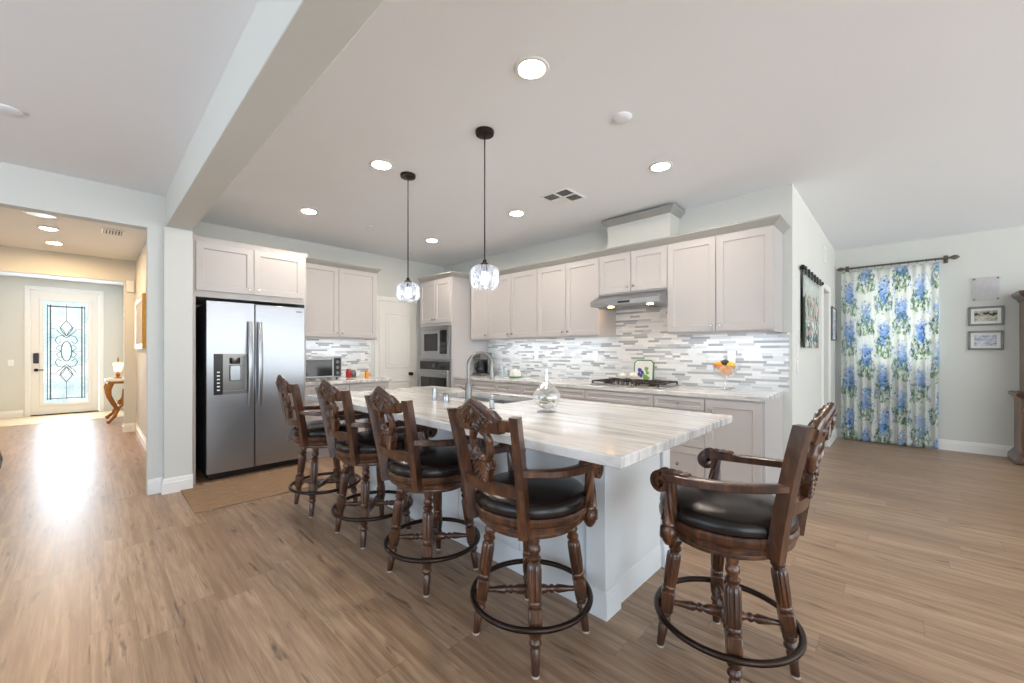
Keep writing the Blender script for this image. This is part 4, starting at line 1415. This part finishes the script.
    for sd in (-1, 1):
        for s in (-1, 1):
            for k in range(5):
                yy, zz = s * (0.010 + 0.008 * k), 0.752 + 0.017 * k
                sp.ell((bk(yy, zz) + sd * 0.014, yy, zz), (0.008, 0.007, 0.016), 8, 6, R(s * 24, 'X'))
            for k in (0, 6):
                a = -1.15 + 2.3 * k / 6
                yy, zz = s * 0.062 * math.cos(a), 0.896 + 0.078 * math.sin(a)
                sp.ell((bk(yy, zz) + sd * 0.005, yy, zz), (0.008, 0.007, 0.010), 8, 6, R(s * (math.degrees(a)), 'X'))
        for k in range(3):
            sp.ell((bk(0, 0.835) + sd * 0.012, (k - 1) * 0.018, 0.838), (0.010, 0.011, 0.012), 8, 6)
    sp.build('back_splat', 'wood', t)
    # arms with scrolled ends on twisted posts
    for s in (1, -1):
        pts = [(-0.255, s * 0.172, 0.806), (-0.21, s * 0.196, 0.800), (-0.15, s * 0.220, 0.792), (-0.07, s * 0.238, 0.784), (0.01, s * 0.244, 0.779), (0.08, s * 0.242, 0.778), (0.142, s * 0.234, 0.782)]
        dirv = Vector((0.07, -s * 0.012, 0)).normalized()
        c0 = Vector((0.148, s * 0.233, 0.750))
        vol = []
        for i in range(26):
            a = PI / 2 - i / 25 * 2.9 * PI
            r = 0.039 * (1 - i / 25 * 0.72)
            vol.append(tuple(c0 + dirv * (r * math.cos(a)) + Vector((0, 0, r * math.sin(a)))))
        am = MB()
        am.sweep([(-0.021, -0.014), (-0.016, -0.018), (0.016, -0.018), (0.021, -0.014), (0.021, 0.009), (0.014, 0.014), (-0.014, 0.014), (-0.021, 0.009)], pts, scales=[0.85, 0.9, 0.95, 1, 1.05, 1.15, 1.2])
        sd = Vector((-dirv.y, dirv.x, 0))
        vs = []
        for i, p in enumerate(vol):
            a = PI / 2 - i / 25 * 2.9 * PI
            nr = dirv * math.cos(a) + Vector((0, 0, math.sin(a)))
            wd, th = 0.029 - 0.004 * i / 25, 0.0085
            for u, q in ((-wd, -th), (wd, -th), (wd, th), (-wd, th)):
                vs.append(tuple(Vector(p) + sd * u + nr * q))
        fs = [(3, 2, 1, 0), tuple(100 + k for k in range(4))]
        for i in range(25):
            for k in range(4):
                fs.append((4 * i + k, 4 * i + (k + 1) % 4, 4 * i + 4 + (k + 1) % 4, 4 * i + 4 + k))
        am.add(vs, fs)
        am.ell(tuple(c0), (0.012, 0.024, 0.012), 10, 6)
        for k in range(4):                  # acanthus leaf on the scroll shoulder
            for q in (-1, 0, 1):
                am.ell((0.142 - 0.028 * k, s * (0.235 + 0.002 * k) + q * 0.015, 0.797 - 0.001 * abs(q)), (0.019, 0.008, 0.007), 8, 5, R(q * 16, 'Z'))
        am.build('armrest', 'wood', t)
        b0, b1 = Vector((0.132, s * 0.222, 0.545)), Vector((0.108, s * 0.238, 0.772))
        ax = b1 - b0
        z = ax.normalized()
        x = Vector((1, 0, 0))
        y = z.cross(x).normalized()
        x = y.cross(z)
        X = Matrix(((x.x, y.x, z.x, b0.x), (x.y, y.y, z.y, b0.y), (x.z, y.z, z.z, b0.z), (0, 0, 0, 1)))
        pm = MB()
        tw_ = lambda a, zz: 1 + 0.17 * math.cos(6 * a + zz * 62 * s)
        pr = [(0.020, 0.050)] + [(0.029 - 0.014 * (i / 24) ** 0.8, 0.055 + 0.16 * i / 24) for i in range(25)] + [(0.012, 0.222)]
        pm.lathe(pr, 36, X, mod=tw_)
        pm.lathe([(0.016, 0.212), (0.020, 0.218), (0.020, 0.228), (0, 0.230)], 16, X)
        pm.lathe([(0, -0.045), (0.014, -0.042), (0.026, -0.022), (0.034, 0.005), (0.034, 0.022), (0.026, 0.036), (0.029, 0.046), (0.024, 0.056), (0, 0.056)], 20, X)
        pm.box(-0.028, 0.028, -0.028, 0.028, -0.02, 0.036, 0.008, X)
        pm.build('arm_post', 'wood', t)
    return t


stool = make_stool('carved bar stool at the near corner of the island, its back squarely to the camera')
dup(stool, (1.371, 1.945, 0), 'third bar stool from the refrigerator along the long side of the island', 2)
dup(stool, (1.378, 2.67, 0), 'second bar stool from the refrigerator along the long side of the island', 3)
dup(stool, (1.345, 3.41, 0), 'bar stool closest to the refrigerator on the long side of the island', -1)
s5 = dup(stool, (1.794, 0.516, 0), 'bar stool standing alone at the short end of island, seen from its side', 88)
for ch in s5.children:              # the seat is swivelled on its base
    if ch.name.split('.')[0] in ('leg', 'stretcher', 'foot_ring'):
        ch.rotation_euler = (0, 0, math.radians(-19))

# ------------------------------------------------------------------ things on the cooktop counter
ck = thing('gas_cooktop', 'stainless five burner gas cooktop with black grates', 'cooktop', (3.715, 2.40, 0.91), -90)
CW, CD = 0.765, 0.50
MB().box(0, CW, 0, CD, 0.0, 0.012, 0.004).build('top_plate', 'steel', ck)
for x, y in ((0.13, 0.14), (0.13, 0.37), (0.3825, 0.27), (0.635, 0.14), (0.635, 0.37)):
    MB().lathe([(0, 0.011), (0.042, 0.011), (0.042, 0.018), (0.03, 0.022), (0.03, 0.028), (0, 0.030)], 18, T(x, y, 0)).build('burner', 'iron', ck)
for x0, x1 in ((0.015, 0.255), (0.265, 0.50), (0.51, 0.75)):
    m = MB()
    y0 = 0.02 if x0 != 0.265 else 0.13
    for a, b, c, d in ((x0, x1, y0, y0 + 0.012), (x0, x1, 0.468, 0.48), (x0, x0 + 0.012, y0, 0.48), (x1 - 0.012, x1, y0, 0.48), ((x0 + x1) / 2 - 0.006, (x0 + x1) / 2 + 0.006, y0, 0.48), (x0, x1, 0.24, 0.252)):
        m.box(a, b, c, d, 0.034, 0.048, 0.002)
    for a in (x0 + 0.006, x1 - 0.006):
        for b in (y0 + 0.006, 0.474):
            m.box(a - 0.006, a + 0.006, b - 0.006, b + 0.006, 0.011, 0.036)
    m.build('grate', 'iron', ck)
for i in range(5):
    MB().lathe([(0, 0.011), (0.020, 0.011), (0.020, 0.016), (0.016, 0.018), (0.0155, 0.040), (0, 0.042)], 18, T(0.275 + i * 0.053, 0.06, 0)).build('knob', 'nickel', ck)

pl = thing('decorative_tile', 'white tile plaque painted with violet flowers and green leaves behind the cooktop', 'decorative tile', (4.238, 2.05, 0.911), -90)
oc_ = [(-0.11, 0.03), (-0.08, 0.0), (0.08, 0.0), (0.11, 0.03), (0.11, 0.225), (0.08, 0.255), (-0.08, 0.255), (-0.11, 0.225)]
tl = R(-6, 'X')
MB().prism(oc_, 0.0, 0.012, tl).build('tile', 'plaque', pl)
m = MB().tube([tl @ Vector((x, 0.006, z)) for x, z in oc_], 0.009, 8, True, up=(0, 1, 0.1))
m.build('rim', 'green', pl)

tag(MB().lathe([(0, 0), (0.03, 0), (0.045, 0.02), (0.048, 0.045), (0.035, 0.062), (0.012, 0.070), (0.010, 0.08), (0, 0.084)], 20).build('salt_jar', 'cream', None, (4.115, 2.10, 0.960)),
    'small round cream jar in front of painted tile', 'jar')
tag(MB().lathe([(0, 0), (0.028, 0), (0.040, 0.018), (0.042, 0.04), (0.03, 0.055), (0.010, 0.062), (0, 0.07)], 20).build('salt_jar', 'petal', None, (4.10, 2.225, 0.960)),
    'small round white jar left of the cream jar behind cooktop', 'jar')

fb = thing('fruit_bowl', 'clear footed glass bowl of oranges under the right outlet', 'bowl', (4.07, 1.165, 0.91))
MB().lathe([(0, 0), (0.055, 0), (0.058, 0.004), (0.02, 0.014), (0.011, 0.03), (0.011, 0.09), (0.02, 0.105), (0.06, 0.125), (0.095, 0.165), (0.108, 0.225), (0.103, 0.225), (0.09, 0.168), (0.055, 0.132), (0, 0.118)], 32).build('glass', 'clear', fb)
for i, (x, y, z, mm, l) in enumerate(((-0.025, 0.055, 0.226, 'orange', 'orange at the left of the glass fruit bowl'), (-0.02, -0.055, 0.226, 'yellow', 'yellow orange at the right of the glass fruit bowl'),
                                      (-0.040, 0.004, 0.190, 'orange', 'orange low at the front of the glass fruit bowl'), (0.050, 0.018, 0.212, 'yellow', 'orange at the back of the glass fruit bowl behind avocado'),
                                      (-0.022, -0.034, 0.166, 'orange', 'orange lowest in the glass fruit bowl, right of the front one'),
                                      (0.0, 0.0, 0.252, 'avocado', 'dark green avocado on top of the oranges'))):
    o = MB().ell((0, 0, 0), (0.034, 0.034, 0.032) if mm != 'avocado' else (0.03, 0.034, 0.026), 18, 12)
    o.lathe([(0.004, 0.025), (0.003, 0.034), (0, 0.035)], 8)
    tag(o.build('orange' if mm != 'avocado' else 'avocado', mm, None, (4.07 + x, 1.165 + y, 0.91 + z)), l, 'fruit', 'fruit in the glass bowl')

cm_ = thing('coffee_maker', 'white and black drip coffee maker beside the oven tower', 'coffee maker', (3.93, 4.575, 0.91), -90)
MB().box(-0.0, 0.19, 0.0, 0.22, 0, 0.035, 0.008).box(0, 0.19, 0.14, 0.22, 0.035, 0.34, 0.008).box(0, 0.19, 0.0, 0.16, 0.235, 0.345, 0.01).build('housing', 'nickel', cm_)
MB().lathe([(0, 0.037), (0.055, 0.037), (0.066, 0.06), (0.068, 0.11), (0.055, 0.16), (0.045, 0.19), (0.045, 0.21), (0, 0.21)], 24, T(0.095, 0.07, 0)).build('carafe', 'dark_glass', cm_)
MB().tube([(0.095, 0.01, 0.18), (0.095, -0.035, 0.17), (0.095, -0.035, 0.09), (0.095, 0.005, 0.075)], 0.008, 8, up=(1, 0, 0)).build('carafe_handle', 'black', cm_)
MB().box(0.02, 0.17, -0.003, 0.005, 0.26, 0.32, 0.002).build('control_panel', 'fridge_side', cm_)

gb = thing('butter_dish', 'small white domed dish with green base on the cooktop counter', 'dish', (4.0, 3.77, 0.91))
MB().lathe([(0, 0), (0.075, 0), (0.088, 0.012), (0.088, 0.02), (0, 0.02)], 28).build('base', 'green', gb)
MB().lathe([(0.076, 0.02), (0.078, 0.06), (0.066, 0.095), (0.03, 0.108), (0.010, 0.112), (0.012, 0.125), (0, 0.13)], 28).build('cover', 'petal', gb)
for x, y, h, l in ((4.05, 4.08, 0.15, 'clear drinking glass nearer the coffee maker'), (4.02, 3.97, 0.12, 'clear drinking glass nearer the green based dish')):
    tag(MB().lathe([(0, 0), (0.03, 0), (0.037, h), (0.034, h), (0.028, 0.008), (0, 0.008)], 22).build('drinking_glass', 'clear', None, (x, y, 0.91)), l, 'glass', 'glasses on the cooktop counter')


# outlets and switches
def plate(name, label, loc, rz, kind, cat):
    t = thing(name, label, cat, loc, rz)
    MB().box(-0.036, 0.036, -0.006, 0.0, -0.058, 0.058, 0.003).build('plate', 'plastic', t)
    if kind == 'outlet':
        for z in (0.02, -0.02):
            MB().box(-0.016, 0.016, -0.0075, -0.0055, z - 0.014, z + 0.014, 0.001).build('socket', 'white', t)
    else:
        MB().box(-0.016, 0.016, -0.009, -0.0055, -0.033, 0.033, 0.002).build('rocker', 'white', t)
    return t


plate('outlet', 'white wall outlet on mosaic tile above fruit bowl', (WX - 0.012, 1.165, 1.21), -90, 'outlet', 'outlet')
plate('outlet', 'white wall outlet on mosaic tile left of the cooktop', (WX - 0.012, 2.68, 1.21), -90, 'outlet', 'outlet')
plate('outlet', 'white wall outlet on mosaic tile near the green based dish', (WX - 0.012, 3.62, 1.21), -90, 'outlet', 'outlet')
plate('outlet', 'white wall outlet on mosaic tile near the pantry door', (2.79, WY - 0.012, 1.19), 0, 'outlet', 'outlet')
plate('light_switch', 'upper of the two white switches below the tapestry', (4.50, TY, 1.265), 0, 'switch', 'light switch')
plate('light_switch', 'lower of the two white switches below the tapestry', (4.50, TY, 1.125), 0, 'switch', 'light switch')
plate('light_switch', 'white switch on the entry wall left of the front door', (-1.04, 12.2, 1.05), 0, 'switch', 'light switch')
plate('outlet', 'white wall outlet low on the hall wall', (0.505, 8.2, 0.36), -90, 'outlet', 'outlet')

# ------------------------------------------------------------------ counter beside the refrigerator
to = thing('toaster_oven', 'silver countertop toaster oven beside the refrigerator', 'toaster oven', (1.76, 5.22, 0.91), 0)
MB().box(0, 0.50, 0, 0.32, 0.02, 0.285, 0.012).build('body', 'steel', to)
MB().box(0.02, 0.375, -0.012, 0.0, 0.045, 0.265, 0.004).build('door', 'dark_glass', to)
MB().tube([(0.05, -0.035, 0.255), (0.345, -0.035, 0.255)], 0.008, 10).box(0.055, 0.065, -0.036, -0.01, 0.248, 0.262).box(0.33, 0.34, -0.036, -0.01, 0.248, 0.262).build('handle', 'steel', to)
MB().box(0.395, 0.485, -0.006, 0.0, 0.04, 0.27, 0.003).build('control_panel', 'black', to)
for z in (0.08, 0.15, 0.22):
    MB().lathe([(0, 0), (0.02, 0), (0.018, 0.016), (0, 0.017)], 14, T(0.44, -0.006, z) @ R(90, 'X')).build('dial', 'nickel', to)
for x in (0.05, 0.45):
    for y in (0.04, 0.28):
        MB().lathe([(0, 0), (0.014, 0), (0.014, 0.022), (0, 0.022)], 10, T(x, y, 0)).build('foot', 'black', to)
jar = [(0, 0), (0.032, 0), (0.036, 0.01), (0.036, 0.085), (0.026, 0.10), (0.028, 0.105), (0.028, 0.12), (0, 0.122)]
tag(MB().lathe(jar, 20).build('spice_jar', 'red', None, (2.42, 5.38, 0.91)), 'red jar on the counter right of the toaster oven', 'jar', 'jars beside the toaster oven')
tag(MB().lathe([(r * 1.15, z * 0.8) for r, z in jar], 20).build('spice_jar', 'nickel', None, (2.51, 5.44, 0.91)), 'grey metal jar behind the red jar', 'jar', 'jars beside the toaster oven')
tag(MB().lathe([(r, z * 0.55) for r, z in jar], 20).build('spice_jar', 'cream', None, (2.60, 5.36, 0.91)), 'short cream jar right of the grey jar', 'jar', 'jars beside the toaster oven')
tag(MB().lathe([(r * 0.8, z * 0.7) for r, z in jar], 20).build('spice_jar', 'orange', None, (2.69, 5.40, 0.91)), 'small orange jar at the end near the pantry door', 'jar', 'jars beside the toaster oven')

# ------------------------------------------------------------------ curtain wall
rod = thing('curtain_rod', 'bronze curtain rod with leaf shaped finials and rings', 'curtain rod', (7.50, 0.0, 2.447))
MB().tube([(0, 0.56, 0), (0, -0.45, 0)], 0.013, 12).build('rod', 'rod_metal', rod)
for s, y in ((1, 0.555), (-1, -0.445)):
    m = MB().lathe([(0, 0), (0.014, 0.0), (0.018, 0.008), (0.012, 0.014), (0.024, 0.035), (0.030, 0.055), (0.022, 0.08), (0.008, 0.098), (0, 0.102)], 18, T(0, y, 0) @ R(-90 * s, 'X'), mod=lambda a, z: 1 + 0.1 * math.cos(8 * a))
    m.build('finial', 'rod_metal', rod)
for y in (0.545, -0.43):
    MB().box(0.0, 0.105, y - 0.008, y + 0.008, -0.02, 0.005, 0.002).box(0.098, 0.105, y - 0.02, y + 0.02, -0.05, 0.05, 0.002).build('bracket', 'rod_metal', rod)
CUY0, CUY1, CUZ1 = -0.365, 0.605, 2.405
for i in range(12):
    y = CUY1 - 0.03 - i * (CUY1 - CUY0 - 0.06) / 11
    if y > 0.535:
        y = 0.525
    MB().tube([(0.022 * math.cos(a), 0, 0.022 * math.sin(a) - 0.007) for a in [2 * PI * k / 20 for k in range(20)]], 0.003, 6, True, up=(0, 1, 0)).build('ring', 'rod_metal', rod, (0, y, 0))
cu = MB()
NU, NV = 220, 50
vs, uv, fs = [], [], []
for i in range(NU + 1):
    q = i / NU
    for j in range(NV + 1):
        v = j / NV
        z = 0.012 + (CUZ1 - 0.012) * v
        y = CUY1 + (CUY0 - CUY1) * q
        low = 1 - v
        ph = q * 11 * 2 * PI + 0.6 * math.sin(q * 9)
        amp = 0.010 + 0.020 * low ** 0.6 * (0.7 + 0.3 * math.sin(q * 23))
        x = 7.505 + amp * math.sin(ph) + 0.010 * low * math.sin(q * 14 + 1)
        if v > 0.985:
            x = 7.505 + (x - 7.505) * 0.8
        y += 0.006 * low * math.cos(ph)
        vs.append((x, y, z))
        uv.append((q * 1.42, z))
for i in range(NU):
    for j in range(NV):
        a = i * (NV + 1) + j
        fs.append((a, a + NV + 1, a + NV + 2, a + 1))
cu.add(vs, fs)
cu.uv = uv
c_o = cu.build('curtain', 'curtain', smooth=80)
sd_ = c_o.modifiers.new('cloth_thickness', 'SOLIDIFY')
sd_.thickness = 0.002
tag(c_o, 'full length white curtain printed with blue flowers and green leaves', 'curtain')


def picture(name, label, cy, cz, w, h, art, loc=None, rz=-90, frame='silver_frame', fw=0.022, mat=0.03):
    t = thing(name, label, 'picture', loc or (CX, cy, cz), rz, None)
    m = MB()
    for a, b, c, d in ((-w / 2, w / 2, -h / 2, -h / 2 + fw), (-w / 2, w / 2, h / 2 - fw, h / 2), (-w / 2, -w / 2 + fw, -h / 2 + fw, h / 2 - fw), (w / 2 - fw, w / 2, -h / 2 + fw, h / 2 - fw)):
        m.box(a, b, -0.026, -0.001, c, d, 0.004)
    m.build('frame', frame, t)
    MB().box(-w / 2 + fw - 0.003, w / 2 - fw + 0.003, -0.010, -0.002, -h / 2 + fw - 0.003, h / 2 - fw + 0.003).build('mat', 'mat_board', t)
    MB().box(-w / 2 + fw + mat, w / 2 - fw - mat, -0.012, -0.0095, -h / 2 + fw + mat, h / 2 - fw - mat).build('print', art, t)
    return t


picture('framed_picture', 'grey framed print of trees and a field, middle of the three on curtain wall', -0.765, 1.70, 0.29, 0.235, 'art_field')
picture('framed_picture', 'grey framed pale blue print, lowest of the three on the curtain wall', -0.762, 1.40, 0.285, 0.235, 'art_map')
ce = thing('acrylic_certificate', 'certificate between clear acrylic plates with four standoffs, top on the curtain wall', 'certificate', (CX, -0.765, 2.03), -90)
MB().box(-0.115, 0.115, -0.022, -0.018, -0.145, 0.145, 0.001).build('plate', 'clear', ce)
MB().box(-0.09, 0.09, -0.017, -0.015, -0.112, 0.112).build('paper', 'art_cert', ce)
for x in (-0.095, 0.095):
    for z in (-0.125, 0.125):
        MB().lathe([(0, 0), (0.009, 0), (0.009, 0.022), (0.011, 0.022), (0.011, 0.028), (0, 0.028)], 14, T(x, 0, z) @ R(90, 'X')).build('standoff', 'nickel', ce)

# tapestry wall
tp_ = thing('tapestry', 'woven garden tapestry hanging by tabs from a dark rod', 'tapestry', (0, 0, 0))
cl = MB()
vs, fs = [], []
for i in range(41):
    x = 4.66 + 1.04 * i / 40
    for j in range(9):
        z = 1.30 + 0.70 * j / 8
        y = TY - 0.022 - 0.006 * math.sin(i * 0.6) * (1 - j / 8)
        vs.append((x, y, z))
for i in range(40):
    for j in range(8):
        a = i * 9 + j
        fs.append((a, a + 9, a + 10, a + 1))
cl.add(vs, fs)
cl_o = cl.build('cloth', 'tapestry', tp_, smooth=80)
sm = cl_o.modifiers.new('cloth_thickness', 'SOLIDIFY')
sm.thickness = 0.006
for i in range(6):
    x = 4.70 + i * 0.192
    MB().box(x - 0.03, x + 0.03, TY - 0.048, TY - 0.043, 1.99, 2.065).box(x - 0.03, x + 0.03, TY - 0.016, TY - 0.011, 1.99, 2.065).box(x - 0.03, x + 0.03, TY - 0.048, TY - 0.011, 2.063, 2.068).build('tab', 'black', tp_)
MB().tube([(4.60, TY - 0.03, 2.05), (5.86, TY - 0.03, 2.05)], 0.011, 12).ell((4.585, TY - 0.03, 2.05), (0.026, 0.022, 0.022)).ell((5.875, TY - 0.03, 2.05), (0.026, 0.022, 0.022)).build('rod', 'dark_metal', tp_)
for x in (4.63, 5.83):
    MB().box(x - 0.006, x + 0.006, TY - 0.03, TY - 0.0015, 2.035, 2.047).build('bracket', 'dark_metal', tp_)
picture('framed_picture', 'grey framed picture on the tapestry wall between the door and curtain', 0, 0, 0.50, 0.47, 'art_map', (7.26, TY, 1.65), 0)
vt = thing('wall_vent', 'white air vent high on the wall above the side door', 'air vent', (6.33, TY, 2.47))
m = MB()
for k in range(7):
    m.box(-0.09, 0.09, -0.012, -0.002, -0.075 + k * 0.024, -0.065 + k * 0.024, 0.002)
m.build('louvers', 'plastic', vt)
m = MB()
for a, b, c, d in ((-0.11, 0.11, -0.10, -0.08), (-0.11, 0.11, 0.08, 0.10), (-0.11, -0.09, -0.08, 0.08), (0.09, 0.11, -0.08, 0.08)):
    m.box(a, b, -0.014, 0.0, c, d, 0.002)
m.build('frame', 'plastic', vt)

# wooden display cabinet at the right edge
hc = thing('display_cabinet', 'tall carved wooden display cabinet at the right edge against the curtain wall', 'cabinet', (7.18, -0.985, 0), -90)
HW, HD = 1.10, CX - 7.18 - 0.005
MB().box(0, HW, 0, HD, 0.10, 0.76, 0.006).build('lower_body', 'cab_wood', hc)
MB().molding([(0, HD), (0, 0), (HW, 0), (HW, HD)], [(0, 0), (0.05, 0), (0.055, 0.04), (0.045, 0.075), (0.03, 0.09), (0.012, 0.12), (0, 0.13)], 1).build('plinth', 'wood', hc)
MB().molding([(0, HD), (0, 0), (HW, 0), (HW, HD)], [(0, 0.74), (0.015, 0.745), (0.045, 0.765), (0.05, 0.785), (0.03, 0.80), (0, 0.80)], 1).box(0.02, HW - 0.02, 0.02, HD, 0.78, 0.80).build('ledge', 'wood', hc)
MB().box(0.04, 0.07, 0.05, HD, 0.80, 1.86).box(HW - 0.07, HW - 0.04, 0.05, HD, 0.80, 1.86).box(0.07, HW - 0.07, HD - 0.02, HD, 0.80, 1.86).box(0.04, HW - 0.04, 0.05, HD, 1.86, 1.90).box(0.07, HW - 0.07, 0.09, HD - 0.02, 1.30, 1.32).build('upper_body', 'cab_wood', hc)
MB().molding([(0.04, HD), (0.04, 0.05), (HW - 0.04, 0.05), (HW - 0.04, HD)], [(0, 1.84), (0.01, 1.845), (0.02, 1.87), (0.05, 1.90), (0.06, 1.92), (0.06, 1.945), (0, 1.945)], 1).build('cornice', 'wood', hc)
for x in (0.075, HW / 2 + 0.005):
    f = MB()
    wd = HW / 2 - 0.08
    for a, b, c, d in ((0, wd, 0, 0.06), (0, wd, 0.96, 1.02), (0, 0.05, 0.06, 0.96), (wd - 0.05, wd, 0.06, 0.96)):
        f.box(a, b, -0.022, 0.0, c, d, 0.003)
    dd = f.build('door', 'cab_wood', hc, (x, 0.05, 0.82))
    MB().box(0.045, wd - 0.045, -0.012, -0.009, 0.055, 0.965).build('pane', 'clear', dd)
for x in (0.02, HW / 2 + 0.005):
    f = shaker(HW / 2 - 0.025, 0.58).build('lower_door', 'cab_wood', hc, (x, -0.0005, 0.145), smooth=0)
    KNOB.build('knob', 'dark_metal', f, ((HW / 2 - 0.06) if x < 0.1 else 0.035, -0.02, 0.32))

# ------------------------------------------------------------------ hall furnishings
mr = thing('hall_mirror', 'gold framed mirror on the hall wall', 'mirror', (0.505, 8.30, 1.66), -90)
m = MB()
MW_, MH_ = 1.25, 0.72
pr = [(0, 0), (0.0, -0.03), (0.012, -0.04), (0.05, -0.036), (0.07, -0.032), (0.08, 0)]
loop = [(0, -MH_ / 2), (MW_, -MH_ / 2), (MW_, MH_ / 2), (0, MH_ / 2)]
vs = []
for k, (x, z) in enumerate(loop):
    sx = 1 if x == 0 else -1
    sz = 1 if z < 0 else -1
    for o, d in pr:
        vs.append((x + sx * o, d, z + sz * o))
fs = []
n = len(pr)
for k in range(4):
    j = (k + 1) % 4
    for a in range(n):
        b = (a + 1) % n
        fs.append((k * n + a, k * n + b, j * n + b, j * n + a))
m.add(vs, fs).build('frame', 'gold', mr)
MB().box(0.06, MW_ - 0.06, -0.032, -0.004, -MH_ / 2 + 0.06, MH_ / 2 - 0.06).build('glass', 'mirror', mr)
dc = thing('door_chime', 'white chime box high on the wall beside the hall opening', 'door chime', (0.44, 8.76, 2.29))
MB().box(-0.045, 0.045, -0.035, 0.0, -0.09, 0.09, 0.008).build('cover', 'plastic', dc)

ct = thing('console_table', 'gilt console table with curved legs and marble top by the entry', 'console table', (0.505, 10.9, 0), -90)
CTW = 0.95
MB().molding([(0.02, -0.002), (0.02, -0.30), (CTW - 0.02, -0.30), (CTW - 0.02, -0.002)], [(0, 0.735), (0.012, 0.735), (0.02, 0.75), (0.012, 0.765), (0, 0.765)], 1).box(0.02, CTW - 0.02, -0.30, -0.002, 0.735, 0.765).build('marble_top', 'marble', ct)
ap = MB()
for i in range(20):
    x = 0.06 + (CTW - 0.12) * i / 19
    dz = 0.05 + 0.04 * abs(math.sin(i / 19 * 2 * PI))
    ap.ell((x, -0.275, 0.735 - dz / 2), (0.028, 0.018, dz / 2 + 0.01), 8, 6)
ap.box(0.05, CTW - 0.05, -0.28, -0.01, 0.695, 0.735, 0.004)
ap.build('apron', 'oak_gold', ct)
for x, s in ((0.10, 1), (CTW - 0.10, -1)):
    lp = [(x, -0.25, 0.70), (x - s * 0.045, -0.285, 0.60), (x - s * 0.035, -0.275, 0.48), (x + s * 0.02, -0.22, 0.34), (x + s * 0.07, -0.16, 0.22), (x + s * 0.05, -0.20, 0.11), (x - s * 0.01, -0.27, 0.035), (x - s * 0.04, -0.29, 0.03)]
    MB().tube(lp, 0.036, 10, up=(1, 0.2, 0), scales=[1.3, 1.25, 1.05, 0.9, 0.8, 0.75, 0.8, 0.7]).ell((x - s * 0.02, -0.28, 0.025), (0.04, 0.03, 0.025)).build('leg', 'oak_gold', ct)
    lp = [(x + s * 0.06, -0.16, 0.24), (x + s * 0.13, -0.10, 0.30), (x + s * 0.12, -0.07, 0.42), (x + s * 0.06, -0.06, 0.55)]
    MB().tube(lp, 0.022, 8, up=(1, 0.2, 0), scales=[1, 1.1, 0.9, 0.6]).build('scroll', 'oak_gold', ct)
m = MB().tube([(0.20, -0.15, 0.22), (CTW / 2, -0.12, 0.30), (CTW - 0.20, -0.15, 0.22)], 0.022, 8)
m.ell((CTW / 2, -0.12, 0.32), (0.05, 0.04, 0.06))
m.build('stretcher', 'oak_gold', ct)
tl_ = thing('table_lamp', 'small lit gold table lamp on the console table', 'table lamp', (0.365, 10.62, 0.765))
MB().lathe([(0, 0), (0.055, 0), (0.055, 0.012), (0.02, 0.025), (0.03, 0.055), (0.035, 0.075), (0.018, 0.11), (0.010, 0.125), (0.010, 0.14), (0, 0.14)], 20).build('base', 'oak_gold', tl_)
MB().lathe([(0.052, 0.13), (0.056, 0.16), (0.064, 0.22), (0.070, 0.275), (0.066, 0.285), (0.03, 0.288), (0.01, 0.288)], 24).build('shade', 'lampshade', tl_)
MB().lathe([(0.006, 0.28), (0.008, 0.31), (0.018, 0.33), (0.012, 0.355), (0.004, 0.38), (0, 0.41)], 14).build('finial', 'oak_gold', tl_)

em = thing('entry_mirror', 'tall ornate gold framed mirror above the console table', 'mirror', (0.505, 10.95, 0.95), -90)
m = MB()
for a, b, c, d in ((0, 0.95, 0, 0.10), (0, 0.95, 1.02, 1.12), (0, 0.10, 0.10, 1.02), (0.85, 0.95, 0.10, 1.02)):
    m.box(a, b, -0.055, -0.002, c, d, 0.02)
for i in range(9):
    a = PI * i / 8
    m.ell((0.475 - 0.2 * math.cos(a), -0.035, 1.13 + 0.05 * math.sin(a)), (0.04, 0.02, 0.035), 8, 6)
m.build('frame', 'gold', em)
MB().box(0.09, 0.86, -0.02, -0.005, 0.09, 1.03).build('glass', 'mirror', em)

tag(MB().lathe([(0, 0), (0.24, 0), (0.285, 0.05), (0.30, 0.14), (0.28, 0.24), (0.20, 0.29), (0.06, 0.305), (0, 0.30)], 36).build('floor_pouf', 'pouf', None, (-0.925, 6.72, 0)),
    'dark grey patterned floor pouf at the left edge of the picture', 'pouf')
